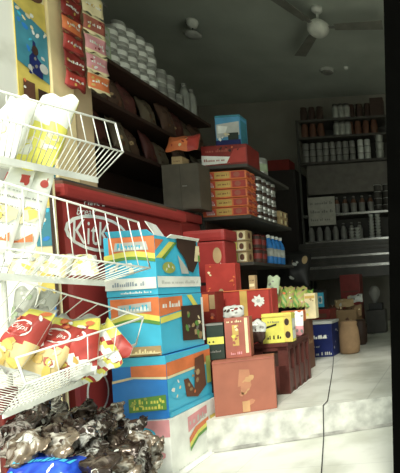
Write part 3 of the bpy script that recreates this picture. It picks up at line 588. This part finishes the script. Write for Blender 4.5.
# brown sack: a gathered paper sack
sk = W(349, 340, 3.36); mb = MB(); prof = [(.050, 0), (.072, .015), (.074, .08), (.070, .15), (.066, .19), (.058, .215), (.062, .235), (.05, .245)]
mb.lathe(prof, SACK, 16); rnd = random.Random(9)
for v in mb.v:
    v.x *= 1.05+.10*noise.noise(v*18); v.y *= .9+.12*noise.noise(v*15+Vector((3, 1, 2)))
tag(mb.build('paper_sack', loc=(sk.x, 3.38, 0)), 'brown paper sack standing beside the navy carton', 'sack')
sk2 = W(360, 330, 3.85); mb = MB(); mb.lathe([(.04, 0), (.058, .02), (.06, .12), (.052, .2), (.04, .215)], DBROWN, 14)
for v in mb.v: v.x *= 1+.12*noise.noise(v*18); v.y *= 1+.12*noise.noise(v*15)
tag(mb.build('paper_sack', loc=(sk2.x, 3.85, 0)), 'small dark sack behind the brown paper sack', 'sack')
# cartons behind
carton('carton', 'dark red carton behind the navy carton, under the small cyan box', 'carton', (XA(316, 320, 3.62), 3.66, 0), .26, .20, .335, DRED, {'front': [('rect', .1, .8, .9, .9, BROWN)]})
t = W(320, 300, 3.6); carton('cyan_box', 'small cyan and black box on the dark red carton', 'box', (t.x, 3.62, .335), .085, .06, .15, BLACK, {'front': [('rect', .18, .12, .9, .88, CYAN), ('rect', .4, .3, .75, .7, WHITE), ('ell', .55, .5, .14, .14, TEAL)]})
carton('carton', 'brown carton under the pile of flat tan packs at the back', 'carton', (XA(343, 320, 3.95), 4.02, 0), .26, .24, .30, CARD, {'front': [('blobs', 6, [BROWN, TAN, DBROWN], .02, .05, .1, .95, .9)]})
for i, (a, b, c, fn, lab) in enumerate([((328, 317), (344, 316), (330, 305), BROWN, 'brown flat pack at the left of the pile on the brown carton'), ((334, 309), (354, 306), (336, 300), TAN, 'tan flat pack on top of the pile on the brown carton'), ((345, 318), (362, 316), (346, 306), SACK, 'brown flat pack at the right of the pile on the brown carton'), ((347, 304), (363, 301), (349, 296), LGREY, 'pale flat pack crowning the pile on the brown carton'), ((338, 322), (356, 321), (339, 312), CARD, 'cardboard coloured pack at the front of the pile')]):
    Y = 3.92+.02*i
    bag('flat_pack', lab, 'pack', W(*a, Y), W(*b, Y), W(*c, Y+.06), .05, lambda u, v, s, fn=fn: fn, [('blobs', 5, [CREAM, DBROWN, LGREY, TAN], .014, .1, .1, .9, .9)], 300+i, 'flat packs at the back')
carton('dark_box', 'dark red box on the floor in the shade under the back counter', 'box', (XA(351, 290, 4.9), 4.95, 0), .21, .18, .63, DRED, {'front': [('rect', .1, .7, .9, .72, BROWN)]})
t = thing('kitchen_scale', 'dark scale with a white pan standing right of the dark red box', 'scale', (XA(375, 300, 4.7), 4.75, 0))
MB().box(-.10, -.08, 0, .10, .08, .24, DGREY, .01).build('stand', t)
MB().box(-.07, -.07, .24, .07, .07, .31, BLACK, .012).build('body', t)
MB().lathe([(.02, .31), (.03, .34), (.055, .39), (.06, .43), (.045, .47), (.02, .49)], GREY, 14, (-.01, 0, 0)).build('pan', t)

# ------------------------------------------------------------------ gondola shelf with biscuit packs
GY0, GY1 = 2.72, 3.42
gx0, gx1 = XA(200, 190, GY0), XA(249, 190, GY0)
gd = thing('display_shelf', 'dark metal display shelf full of red biscuit packs and cans', 'shelf', ((gx0+gx1)/2, (GY0+GY1)/2, 0))
hw, hd = (gx1-gx0)/2, (GY1-GY0)/2
BZ = [.690, .975, 1.285]
for z in BZ: MB().box(-hw, -hd, z-.02, hw, hd, z, STEEL, .003).build('shelf_board', gd)
for sy in (-hd+.02, hd-.02):
    MB().box(-hw-.02, sy-.015, 0, -hw, sy+.015, 1.285, STEEL).build('upright', gd)
MB().box(-hw, -hd+.03, .10, -hw+.01, hd, 1.285, DBROWN).build('back_panel', gd)
MB().box(-hw, -hd+.02, 0, hw-.03, hd, .10, BLACK).build('base', gd)
gcx, gcy = (gx0+gx1)/2, (GY0+GY1)/2
# five tall stack of long red biscuit packs on the middle board, three deep
def biscuit():
    w, h, d = 2*hw*.94, .054, .062
    t = thing('biscuit_pack', 'long red orange biscuit pack with a yellow middle, stacked on the display shelf', 'biscuits', (0, 0, 0), 0, 'red biscuit packs')
    mb = MB(); mb.box(-w/2, -d/2, 0, w/2, d/2, h, ORANGE, .012)
    S, a, b = facefn('front', w, d, h); paint(mb, S, a, b, [('rect', .03, .15, .30, .85, mat('biscuit_red', (.66, .10, .05), .4)), ('rect', .31, .14, .64, .86, GOLD), ('ell', .17, .5, .09, .3, PINK), ('script', .36, .4, .62, .25, DRED), ('rect', .68, .14, .97, .86, RED), ('ell', .80, .5, .07, .28, SALMON), ('script', .1, .2, .28, .2, WHITE)], 1)
    S, a, b = facefn('right', w, d, h); paint(mb, S, a, b, [('rect', .2, .2, .8, .8, RED)], 1)
    mb.build('wrapper', t)
    MB().box(-w/2-.008, -d*.45, h*.42, -w/2+.002, d*.45, h*.58, SALMON).build('sealed_end', t); MB().box(w/2-.002, -d*.45, h*.42, w/2+.008, d*.45, h*.58, SALMON).build('sealed_end', t)
    return t
p = biscuit(); first = True
for k in range(5):
    for j in range(2):
        loc = (gcx+(k % 2)*.004-.006, GY0+.037+j*.068, BZ[1]+k*.0555)
        if first: p.location = loc; first = False
        else: dup(p, loc)
# cans facing the aisle on the middle board
def can(name, label, cat, group, r, h, bands, lidm=SILVER, seg=14):
    t = thing(name, label, cat, (0, 0, 0), 0, group)
    MB().lathe([(r*.94, 0), (r, .004), (r, h*.3), (r, h*.7), (r, h-.004), (r*.94, h)], bands[0], seg, mats=[lidm, bands[0], bands[1], bands[0], lidm]).build('body', t)
    MB().lathe([(r*.90, h), (r*.90, h+.002)], lidm, seg).build('lid', t)
    return t
c0 = can('food_can', 'silver and dark labelled can in the stacked columns on the display shelf', 'can', 'cans on the display shelf', .032, .066, (SILVER, DBROWN)); first = True
for j in range(4):
    for k in range(4):
        loc = (gx1-.036, GY0+.20+j*.075, BZ[1]+k*.0685)
        if first: c0.location = loc; first = False
        else: dup(c0, loc)
for j in range(2):
    for k in range(2):
        carton('tea_box', 'small yellow box at the far end of the middle display board', 'box', (gx1-.035, GY0+.53+j*.08, BZ[1]+k*.052), .06, .07, .05, TAN, {'right': [('rect', .1, .2, .6, .8, CREAM), ('ell', .75, .5, .15, .3, BROWN)], 'front': [('rect', .1, .2, .6, .8, CREAM)]}, 0, 'small yellow boxes on the display shelf')
# bottom board: yellow boxes, dark jars, blue bottles
yx = XA(238, 245, 2.74)
for k in range(3):
    carton('yellow_tea_box', 'yellow patterned tea box in the pile at the front of the lowest display board', 'box', (yx, GY0+.05, BZ[0]+k*.066), .115, .08, .064, TAN, {'front': [('rect', .05, .1, .48, .9, LEMON), ('rect', .52, .1, .95, .9, CREAM), ('ell', .27, .5, .12, .3, BROWN), ('ell', .73, .5, .12, .3, BROWN), ('script', .1, .1, .9, .14, WHITE)], 'right': [('ell', .5, .5, .2, .3, BROWN)]}, 0, 'yellow tea boxes')
c1 = can('dark_jar', 'dark jar with a red lid beside the yellow tea boxes', 'jar', 'dark jars on the lowest board', .030, .085, (DBROWN, DRED), DRED); first = True
for j in range(2):
    for k in range(2):
        loc = (gx1-.034, GY0+.14+j*.072, BZ[0]+k*.089)
        if first: c1.location = loc; first = False
        else: dup(c1, loc)
def bottle():
    t = thing('blue_bottle', 'blue plastic bottle with a pale label on the lowest display board', 'bottle', (0, 0, 0), 0, 'blue bottles')
    MB().lathe([(.026, 0), (.03, .006), (.03, .05), (.03, .12), (.022, .15), (.012, .165), (.012, .175)], BLUE, 12).build('body', t)
    MB().lathe([(.0306, .05), (.0306, .105)], CYAN, 12, mats=[LGREY]).build('label', t)
    MB().lathe([(.014, .175), (.014, .195), (.010, .197)], WHITE, 10).build('cap', t); return t
b0 = bottle(); first = True
for j in range(4):
    for q in range(2):
        loc = (gx1-.036-q*.066, GY0+.33+j*.07, BZ[0])
        if first: b0.location = loc; first = False
        else: dup(b0, loc)
# on the top board
lx0, lx1 = XA(200, 150, GY0), XA(246, 150, GY0)
t = thing('biscuit_carton', 'red carton with a broad white stripe lying on top of the display shelf', 'carton', ((lx0+lx1)/2, GY0+.10, BZ[2]))
cbody(lx1-lx0, .18, .12, DRED, {'front': [('poly', [(0, .06), (.62, .10), (.70, .40), (0, .55)], WHITE), ('script', .05, .22, .5, .14, SALMON), ('poly', [(.55, .1), (.98, .12), (.98, .85), (.72, .8)], RED), ('script', .1, .68, .6, .16, SALMON), ('blobs', 5, [SALMON, ORANGE, DBROWN], .012, .05, .62, .9, .95)]}, .004, 5).build('body', t)
MB().box(-(lx1-lx0)/2, -.09, .12, (lx1-lx0)/2, -.002, .123, DRED).build('flap', t)
t = W(230, 130, 2.84); q = thing('blue_white_box', 'blue box with a white picture, topmost on the display shelf', 'box', (t.x, 2.86, BZ[2]+.123))
cbody(.155, .10, .20, mat('sky_blue', (.10, .34, .56), .5), {'front': [('poly', [(.04, .35), (.96, .42), (.96, .85), (.04, .78)], LGREY), ('poly', [(.08, .5), (.4, .5), (.5, .7), (.1, .75)], WHITE), ('rect', .5, .28, .92, .5, DGREEN), ('rect', 0, 0, 1, .28, NAVY), ('blobs', 4, [WHITE, CREAM], .012, .1, .3, .6, .5)], 'right': [('rect', .1, .1, .9, .9, TEAL)]}, .004).build('body', q)
MB().box(-.078, -.051, .20, .078, .051, .212, TEAL, .003).build('lid', q)
for i, (px, Y, lab) in enumerate([(251, 3.0, 'silver jar standing behind the red carton on the top display board'), (260, 3.1, 'second silver jar towards the far end of the top display board')]):
    c = can('silver_jar', lab, 'jar', 'silver jars on the top display board', .048, .13, (SILVER, PALEGREEN), LGREY); c.location = (XA(px, 165, Y), Y, BZ[2])
# grey box on the freezer with orange packs on it
gb = W(181, 190, 2.56)
t = thing('steel_box', 'dark grey two door box standing on the freezer next to the biscuit packs', 'box', ((XA(163, 190, 2.56)+XA(200, 190, 2.56))/2, 2.62, 1.0))
w_ = XA(200, 190, 2.56)-XA(163, 190, 2.56)
GBM = mat('grey_brown_card', (.085, .075, .055), .7); cbody(w_, .12, .262, GBM, {}, .003).build('body', t)
for sx in (-1, 1): MB().box(min(0, sx*w_/2)+.002, -.064, .006, max(0, sx*w_/2)-.002, -.0605, .256, GBM, .001).build('door', t)
MB().box(.01, -.067, .13, .035, -.064, .136, GREY).build('latch', t)
carton('small_box', 'small khaki box between the grey box and the orange pack', 'box', (XA(178, 158, 2.6), 2.62, 1.262), .06, .07, .05, TAN, {'front': [('script', .2, .4, .8, .2, BROWN)]})
bag('orange_snack_pack', 'orange red pack lying high above the grey box, left of the red carton', 'snack pack', W(164, 152, 2.60), W(197, 150, 2.60), W(165, 137, 2.66), .05, lambda u, v, s: ORANGE if u < .7 else RED, [('blobs', 7, [RED, CREAM, DRED], .012, .1, .1, .9, .9)], 95)
# dark bag behind the display shelf
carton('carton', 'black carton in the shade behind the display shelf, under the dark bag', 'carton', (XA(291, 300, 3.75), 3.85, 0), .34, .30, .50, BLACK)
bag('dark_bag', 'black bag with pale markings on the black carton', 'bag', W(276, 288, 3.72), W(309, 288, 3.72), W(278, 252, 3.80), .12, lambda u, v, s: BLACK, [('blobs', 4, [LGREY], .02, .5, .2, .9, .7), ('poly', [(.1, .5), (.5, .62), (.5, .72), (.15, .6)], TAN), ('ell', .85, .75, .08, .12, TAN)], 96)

# ------------------------------------------------------------------ wall shelf on the left with brown packs and tins on top
WX0, WX1, WY0, WY1 = -2.10, -1.75, 2.16, 3.45
ws = thing('wall_shelf', 'dark brown shelf unit above the freezer, crowded with brown packs', 'shelf', ((WX0+WX1)/2, (WY0+WY1)/2, 0))
a_, b_ = (WX1-WX0)/2, (WY1-WY0)/2
WZ = [1.34, 1.575, 1.81]
for z in WZ: MB().box(-a_, -b_, z-.022, a_, b_, z, DBROWN, .003).build('shelf_board', ws)
for sy in (-b_, b_-.03): MB().box(-a_, sy, 0, -a_+.03, sy+.03, 1.81, DBROWN).build('upright', ws)
MB().box(-a_, -b_+.03, 1.0, -a_+.01, b_-.03, 1.81, DBROWN).build('back_panel', ws)
rnd = random.Random(21); BM_ = [mat('brown_pack', (.10, .055, .035), .5), mat('plum_pack', (.10, .03, .025), .5), mat('khaki_pack', (.14, .11, .07), .5)]
for lvl, nm, lab in ((0, 'brown_pack', 'brown snack pack on the lower tier of the wall shelf'), (1, 'brown_pack', 'brown snack pack on the upper tier of the wall shelf')):
    for i in range(9):
        y = WY0+.03+i*.14; m_ = BM_[(i+lvl) % 3]
        bl = Vector((WX1-.05+rnd.uniform(-.02, .02), y, WZ[lvl]+.004)); br = bl+Vector((rnd.uniform(-.02, .02), .13, 0)); tl = bl+Vector((-.05, 0, .19+rnd.uniform(-.02, .015)))
        bag(nm, lab, 'snack pack', bl, br, tl, .06, lambda u, v, s, m_=m_: m_, [('script', .15, .6, .85, .1, DBROWN), ('blobs', 4, [BROWN, DBROWN, TAN], .016, .1, .1, .9, .5)], 400+i+20*lvl, 'brown packs, tier %s' % ('below' if lvl == 0 else 'above'))
# tins stacked on top
LM = mat('tin_grey', (.36, .37, .33), .4, .2)
c2 = can('white_tin', 'pale tin in the high stack on top of the wall shelf', 'tin', 'pale tins on the wall shelf', .038, .070, (LM, WHITE), LGREY, 12); first = True
for j in range(5):
    for k in range(4):
        if k == 3 and j in (0, ): continue
        loc = (WX1-.045-(.01 if k % 2 else 0), 2.50+j*.082, WZ[2]+k*.0725)
        if first: c2.location = loc; first = False
        else: dup(c2, loc)
c3 = can('grey_tin', 'grey tin in the lower stacks beyond the pale tins on the wall shelf', 'tin', 'grey tins on the wall shelf', .040, .085, (LM, GREY), LGREY, 12); first = True
for (y, n_) in ((2.93, 2), (3.02, 2), (3.11, 1)):
    for k in range(n_):
        loc = (WX1-.05, y, WZ[2]+k*.0875)
        if first: c3.location = loc; first = False
        else: dup(c3, loc)
for y, lab in ((3.20, 'tall grey bottle next to the grey tins on the wall shelf'), (3.29, 'tall grey bottle at the far end of the wall shelf')):
    t = thing('grey_bottle', lab, 'bottle', (WX1-.05, y, WZ[2]))
    MB().lathe([(.03, 0), (.034, .01), (.034, .12), (.026, .16), (.015, .18)], LM, 12).build('body', t); MB().lathe([(.017, .18), (.017, .205)], GREY, 10).build('cap', t)
for i, (z, h, lab) in enumerate([(0, .085, 'pale green box on the near end of the wall shelf, lower of two'), (.086, .085, 'pale green box on top of another at the near end of the wall shelf')]):
    carton('pale_green_box', lab, 'box', (WX1-.05, 2.39, WZ[2]+z), .09, .11, h, PALEGREEN, {'right': [('rect', .1, .2, .9, .8, LGREY), ('script', .2, .4, .8, .2, GREEN)], 'front': [('rect', .1, .2, .9, .8, PALEGREEN), ('script', .2, .4, .8, .2, GREEN)]})
t = carton('long_green_pack', 'long dull green pack lying behind the sachet strips on the wall shelf', 'box', (WX1-.06, 2.24, WZ[2]), .09, .14, .24, mat('dull_green', (.16, .22, .13), .6), {'right': [('poly', [(.1, .9), (.9, .3), (.9, .5), (.1, 1)], PALEGREEN)], 'front': [('poly', [(.1, .9), (.9, .3), (.9, .5), (.1, 1)], PALEGREEN)]})

# ------------------------------------------------------------------ back of the shop: cupboard, shelf unit, counter
t = thing('cupboard', 'black brown cupboard against the back wall left of the shelf unit', 'cupboard', (-2.17, 5.6, 0))
MB().box(-.40, -.2, 0, .40, .2, 1.95, mat('black_brown', (.02, .015, .012), .6), .005).build('carcass', t)
for s in (-1, 1): MB().box(min(0, s*.39)+.004, -.215, .08, max(0, s*.39)-.004, -.2, 1.92, mat('black_brown'), .003).build('door', t)
for s in (-1, 1): MB().box(s*.03-.006, -.23, .95, s*.03+.006, -.215, 1.1, DGREY).build('handle', t)
carton('dark_box', 'dark reddish box on top of the black cupboard', 'box', (-1.98, 5.55, 1.95), .26, .2, .14, DRED)
BX0, BX1, BY0, BY1 = -1.735, -.66, 5.50, 5.85
bs = thing('back_shelf_unit', 'tall dark shelf unit with cans and bottles on the back wall', 'shelf', ((BX0+BX1)/2, (BY0+BY1)/2, 0))
a_, b_ = (BX1-BX0)/2, (BY1-BY0)/2
bcx, bcy = (BX0+BX1)/2, (BY0+BY1)/2
SZ = [1.075, 1.40, 2.05, 2.36, 2.57]
for z in SZ: MB().box(-a_, -b_, z-.025, a_, b_, z, BSTEEL, .003).build('shelf_board', bs)
for sx in (-1, 1):
    for sy in (-1, 1): MB().box(sx*(a_+.012)-.012, sy*(b_-.015)-.015, 0, sx*(a_+.012)+.012, sy*(b_-.015)+.015, 2.57, STEEL).build('upright', bs)
MB().box(-a_, b_-.012, .9, a_, b_, 2.57, DGREY).build('back_panel', bs)
MB().box(-a_+.06, -b_+.06, 1.66, a_-.02, -b_+.075, 2.02, mat('panel_grey', (.14, .13, .11), .6)).build('front_panel', bs)
for z in (1.075, 1.40): MB().box(-a_, -b_-.012, z-.022, a_, -b_, z+.004, CHROME).build('edge_strip', bs)
# counter below, with chrome slats
ctr = thing('refrigerated_counter', 'dark counter with horizontal chrome bars under the back shelf unit', 'counter', (bcx, 5.36, 0))
MB().box(-a_, -.11, .60, a_, .11, 1.03, mat('counter_dark', (.07, .068, .06), .4), .01).build('body', ctr)
for z, h, m_ in ((.985, .02, BSTEEL), (.93, .014, BSTEEL), (.86, .026, CHROME), (.80, .012, BSTEEL), (.74, .034, CHROME)): MB().box(-a_, -.125, z-h/2, a_, -.11, z+h/2, m_, .002).build('bar', ctr)
for sx in (-1, 1):
    for sy in (-.09, .09): MB().box(sx*(a_-.03)-.02, sy-.02, 0, sx*(a_-.03)+.02, sy+.02, .60, STEEL).build('leg', ctr)
# things on the back shelves
def row(proto, xs, y, z, dz=0, n=1):
    f = True
    for x in xs:
        for k in range(n):
            loc = (x, y, z+k*dz)
            if f: proto.location = loc; f = False
            else: dup(proto, loc)
def simple(name, label, cat, group, prof, m, mats=None, seg=10):
    t = MB().lathe(prof, m, seg, mats=mats).build(name); return tag(t, label, cat, group)
YB = 5.58
jar = [(.04, 0), (.044, .01), (.044, .13), (.036, .15), (.038, .17), (.036, .175)]
row(simple('dark_jar', 'dark jar in the top row of the back shelf unit', 'jar', 'dark jars, top row at the back', jar, DBROWN), [BX0+.55+i*.1 for i in range(5)]+[BX0+.06+i*.1 for i in range(3)], YB, SZ[4])
row(simple('pale_jar', 'pale jar in the top row of the back shelf unit', 'jar', 'pale jars, top row at the back', jar, GREY, [GREY, LM, GREY, DGREY, DGREY]), [XA(p_, 108, YB) for p_ in (336, 341.5, 347)], YB-.04, SZ[4])
row(simple('dark_jar', 'dark jar in the second row of the back shelf unit', 'jar', 'dark jars, second row at the back', jar, BROWN), [BX0+.06+i*.1 for i in range(3)]+[BX0+.62+i*.1 for i in range(4)], YB, SZ[3])
row(simple('pale_jar', 'pale jar in the second row of the back shelf unit', 'jar', 'pale jars, second row at the back', jar, GREY, [GREY, LM, GREY, DGREY, DGREY]), [XA(p_, 122, YB) for p_ in (337, 342.5, 348)], YB-.04, SZ[3])
carton('dark_box', 'dark box standing at the right end on top of the back shelf unit', 'box', (BX1-.10, YB, SZ[4]), .16, .14, .22, DBROWN)
canp = [(.036, 0), (.038, .004), (.038, .078), (.036, .082)]
row(simple('grey_can', 'grey can in the three layer can row of the back shelf unit', 'can', 'grey cans at the back', canp, GREY, [DGREY, GREY, DGREY]), [BX0+.06+i*.082 for i in range(8)], YB, SZ[2], .083, 3)
row(simple('bright_can', 'bright silver can at the right of the three layer can row', 'can', 'bright cans at the back', canp, LGREY, [GREY, LGREY, GREY]), [BX0+.06+i*.085 for i in (8.0, 9.0)], YB-.02, SZ[2], .083, 3)
row(simple('silver_tub', 'silver tub at the far right of the can row', 'tub', 'silver tubs at the back', [(.045, 0), (.05, .09), (.052, .10)], LM), [BX1-.10], YB-.02, SZ[2], .101, 3)
bot = [(.034, 0), (.038, .01), (.038, .13), (.02, .18), (.015, .20), (.018, .205), (.016, .215)]
row(simple('dim_bottle', 'dim grey brown bottle on the back shelf above the paper sign', 'bottle', 'dim bottles, upper shelf', bot, DGREY, [DGREY, GREY, BROWN, DGREY, GREY, GREY]), [BX0+.08+i*.105 for i in range(8)], YB, SZ[1])
row(simple('dark_tub', 'dark tub in the two columns at the right end of the upper bottle shelf', 'tub', 'dark tubs at the back', [(.042, 0), (.048, .075), (.05, .08)], DGREY, [DGREY, LGREY]), [BX1-.16, BX1-.05], YB-.02, SZ[1], .082, 4)
row(simple('dim_bottle', 'dim grey bottle on the back shelf just above the counter', 'bottle', 'dim bottles, lower shelf', bot, DGREY, [DGREY, GREY, GREY, DGREY, DGREY, GREY]), [BX0+.06+i*.10 for i in range(7)], YB, SZ[0])
cup = [(.020, 0), (.034, .026), (.034, .030)]
row(simple('white_cup', 'white cup in the short stack on the lower back shelf', 'cup', 'short stack of white cups', cup, LGREY), [XA(357.5, 230, YB-.03), XA(352, 232, YB-.03)], YB-.05, SZ[0], .037, 4)
row(simple('white_cup', 'white cup in the tall double stack at the right of the lower back shelf', 'cup', 'tall stacks of white cups', cup, LGREY), [XA(371.5, 222, YB-.03), XA(378, 222, YB-.03)], YB-.05, SZ[0], .037, 8)
t = W(309, 226, 5.46); u_ = W(334, 196, 5.46)
mb = MB().box(t.x, 5.470, t.z, u_.x, 5.478, u_.z, PAPER); w_ = u_.x-t.x; h_ = u_.z-t.z
paint(mb, lambda x, y, l: Vector((t.x+x, 5.470-l, t.z+y)), w_, h_, [('script', .08, .74, .92, .11, GREY), ('script', .08, .44, .92, .11, GREY), ('script', .08, .16, .8, .1, GREY)], 4)
tag(mb.build('paper_sign'), 'pale paper sign with three lines of lettering on the back shelf edge', 'sign')

# ------------------------------------------------------------------ ceiling: fan, pendant, lamp, detector
fc = W(318, 27, 4.2); FZ = fc.z
fan = thing('ceiling_fan', 'white three blade ceiling fan over the shop floor', 'fan', (fc.x, fc.y, CEIL))
dz = FZ-CEIL
MB().lathe([(.05, 0), (.05, -.03), (.03, -.05)][::-1], WHITE, 16).build('canopy', fan)
MB().tube([(0, 0, -.04), (0, 0, dz+.05)], .012, WHITE, 8).build('rod', fan)
FANW = mat('fan_white', (.78, .80, .72), .4)
MB().lathe([(.03, dz-.085), (.06, dz-.075), (.085, dz-.055), (.10, dz-.03), (.10, dz+.015), (.07, dz+.04), (.025, dz+.06)], FANW, 24).build('motor', fan)
BLADE = mat('fan_blade', (.20, .20, .17), .6)
for k in range(3):
    an = 2*PI*k/3+R(4)
    g = MB().box(.085, -.018, dz-.008, .17, .018, dz-.002, GREY)
    g.add([(.15, -.045, dz-.004), (.60, -.062, dz+.006), (.60, .055, dz-.010), (.15, .04, dz-.012), (.15, -.045, dz+.002), (.60, -.062, dz+.012), (.60, .055, dz-.004), (.15, .04, dz-.006)],
          [(3, 2, 1, 0), (4, 5, 6, 7), (0, 1, 5, 4), (1, 2, 6, 5), (2, 3, 7, 6), (3, 0, 4, 7)], BLADE)
    b = g.build('blade', fan); b.rotation_euler.z = an
lp = W(192, 21, 4.27)
pd = thing('pendant_lamp', 'small white pendant lamp with a flat dish on the ceiling', 'lamp', (lp.x, lp.y, CEIL))
MB().lathe([(.012, -.075), (.04, -.06), (.055, -.02), (.05, 0)], WHITE, 16).build('canopy', pd)
MB().tube([(0, 0, -.07), (0, 0, -.13)], .008, BLACK, 8).build('rod', pd)
MB().lathe([(.03, -.155), (.065, -.15), (.078, -.135), (.07, -.128), (.02, -.12)], LGREY, 18).build('shade', pd)
def onceil(px, py):
    d = W(px, py, 1.0); k = (CEIL-EYE)/(d.z-EYE); return W(px, py, k)
l2 = onceil(327, 70); t = thing('ceiling_lamp', 'round flush ceiling lamp near the back wall', 'lamp', (l2.x, l2.y, CEIL))
MB().lathe([(.07, -.03), (.088, -.012), (.09, 0)], LGREY, 18).build('housing', t); MB().lathe([(.02, -.05), (.05, -.044), (.07, -.03)], GREY, 18).build('diffuser', t)
l3 = onceil(346, 67); tag(MB().lathe([(.014, -.03), (.026, -.02), (.028, 0)], WHITE, 12).build('smoke_detector', loc=(l3.x, l3.y, CEIL)), 'tiny white round detector on the ceiling right of the flush lamp', 'detector')

# thin dark cord on the floor, running out over the step
def floorpt(px, py, z):
    d = W(px, py, 1.0); k = (z-EYE)/(d.z-EYE); return W(px, py, k)
a = floorpt(334, 352, .003); b = floorpt(327.5, 401, .003); eb = Vector((b.x, edgeY(b.x)-.016, .003)); c_ = Vector((b.x-.005, edgeY(b.x)-.02, GZ+.004)); e = floorpt(321, 480, GZ+.003)
tag(MB().tube([a, lerp(a, b, .5)+Vector((.006, 0, 0)), b, eb, c_, e], .0022, BLACK, 6).build('cord'), 'thin dark cord lying across the pale floor and down the step', 'cord')

# ------------------------------------------------------------------ light
w = bpy.data.worlds.new('sky'); scene.world = w; w.use_nodes = True
bg = w.node_tree.nodes['Background']; bg.inputs['Color'].default_value = (.93, 1.0, .90, 1); bg.inputs['Strength'].default_value = 1.5
sl = bpy.data.lights.new('sun', 'SUN'); so = bpy.data.objects.new('sun', sl); COL.objects.link(so)
sl.energy = 3.6; sl.angle = R(14); sl.color = (1, .97, .86)
so.rotation_euler = (R(45), 0, R(17))
so.location = (2, -3, 4)
vs = scene.view_settings; vs.view_transform = 'Standard'; vs.look = 'None'; vs.gamma = 1; vs.use_curve_mapping = False; vs.exposure = 0.0
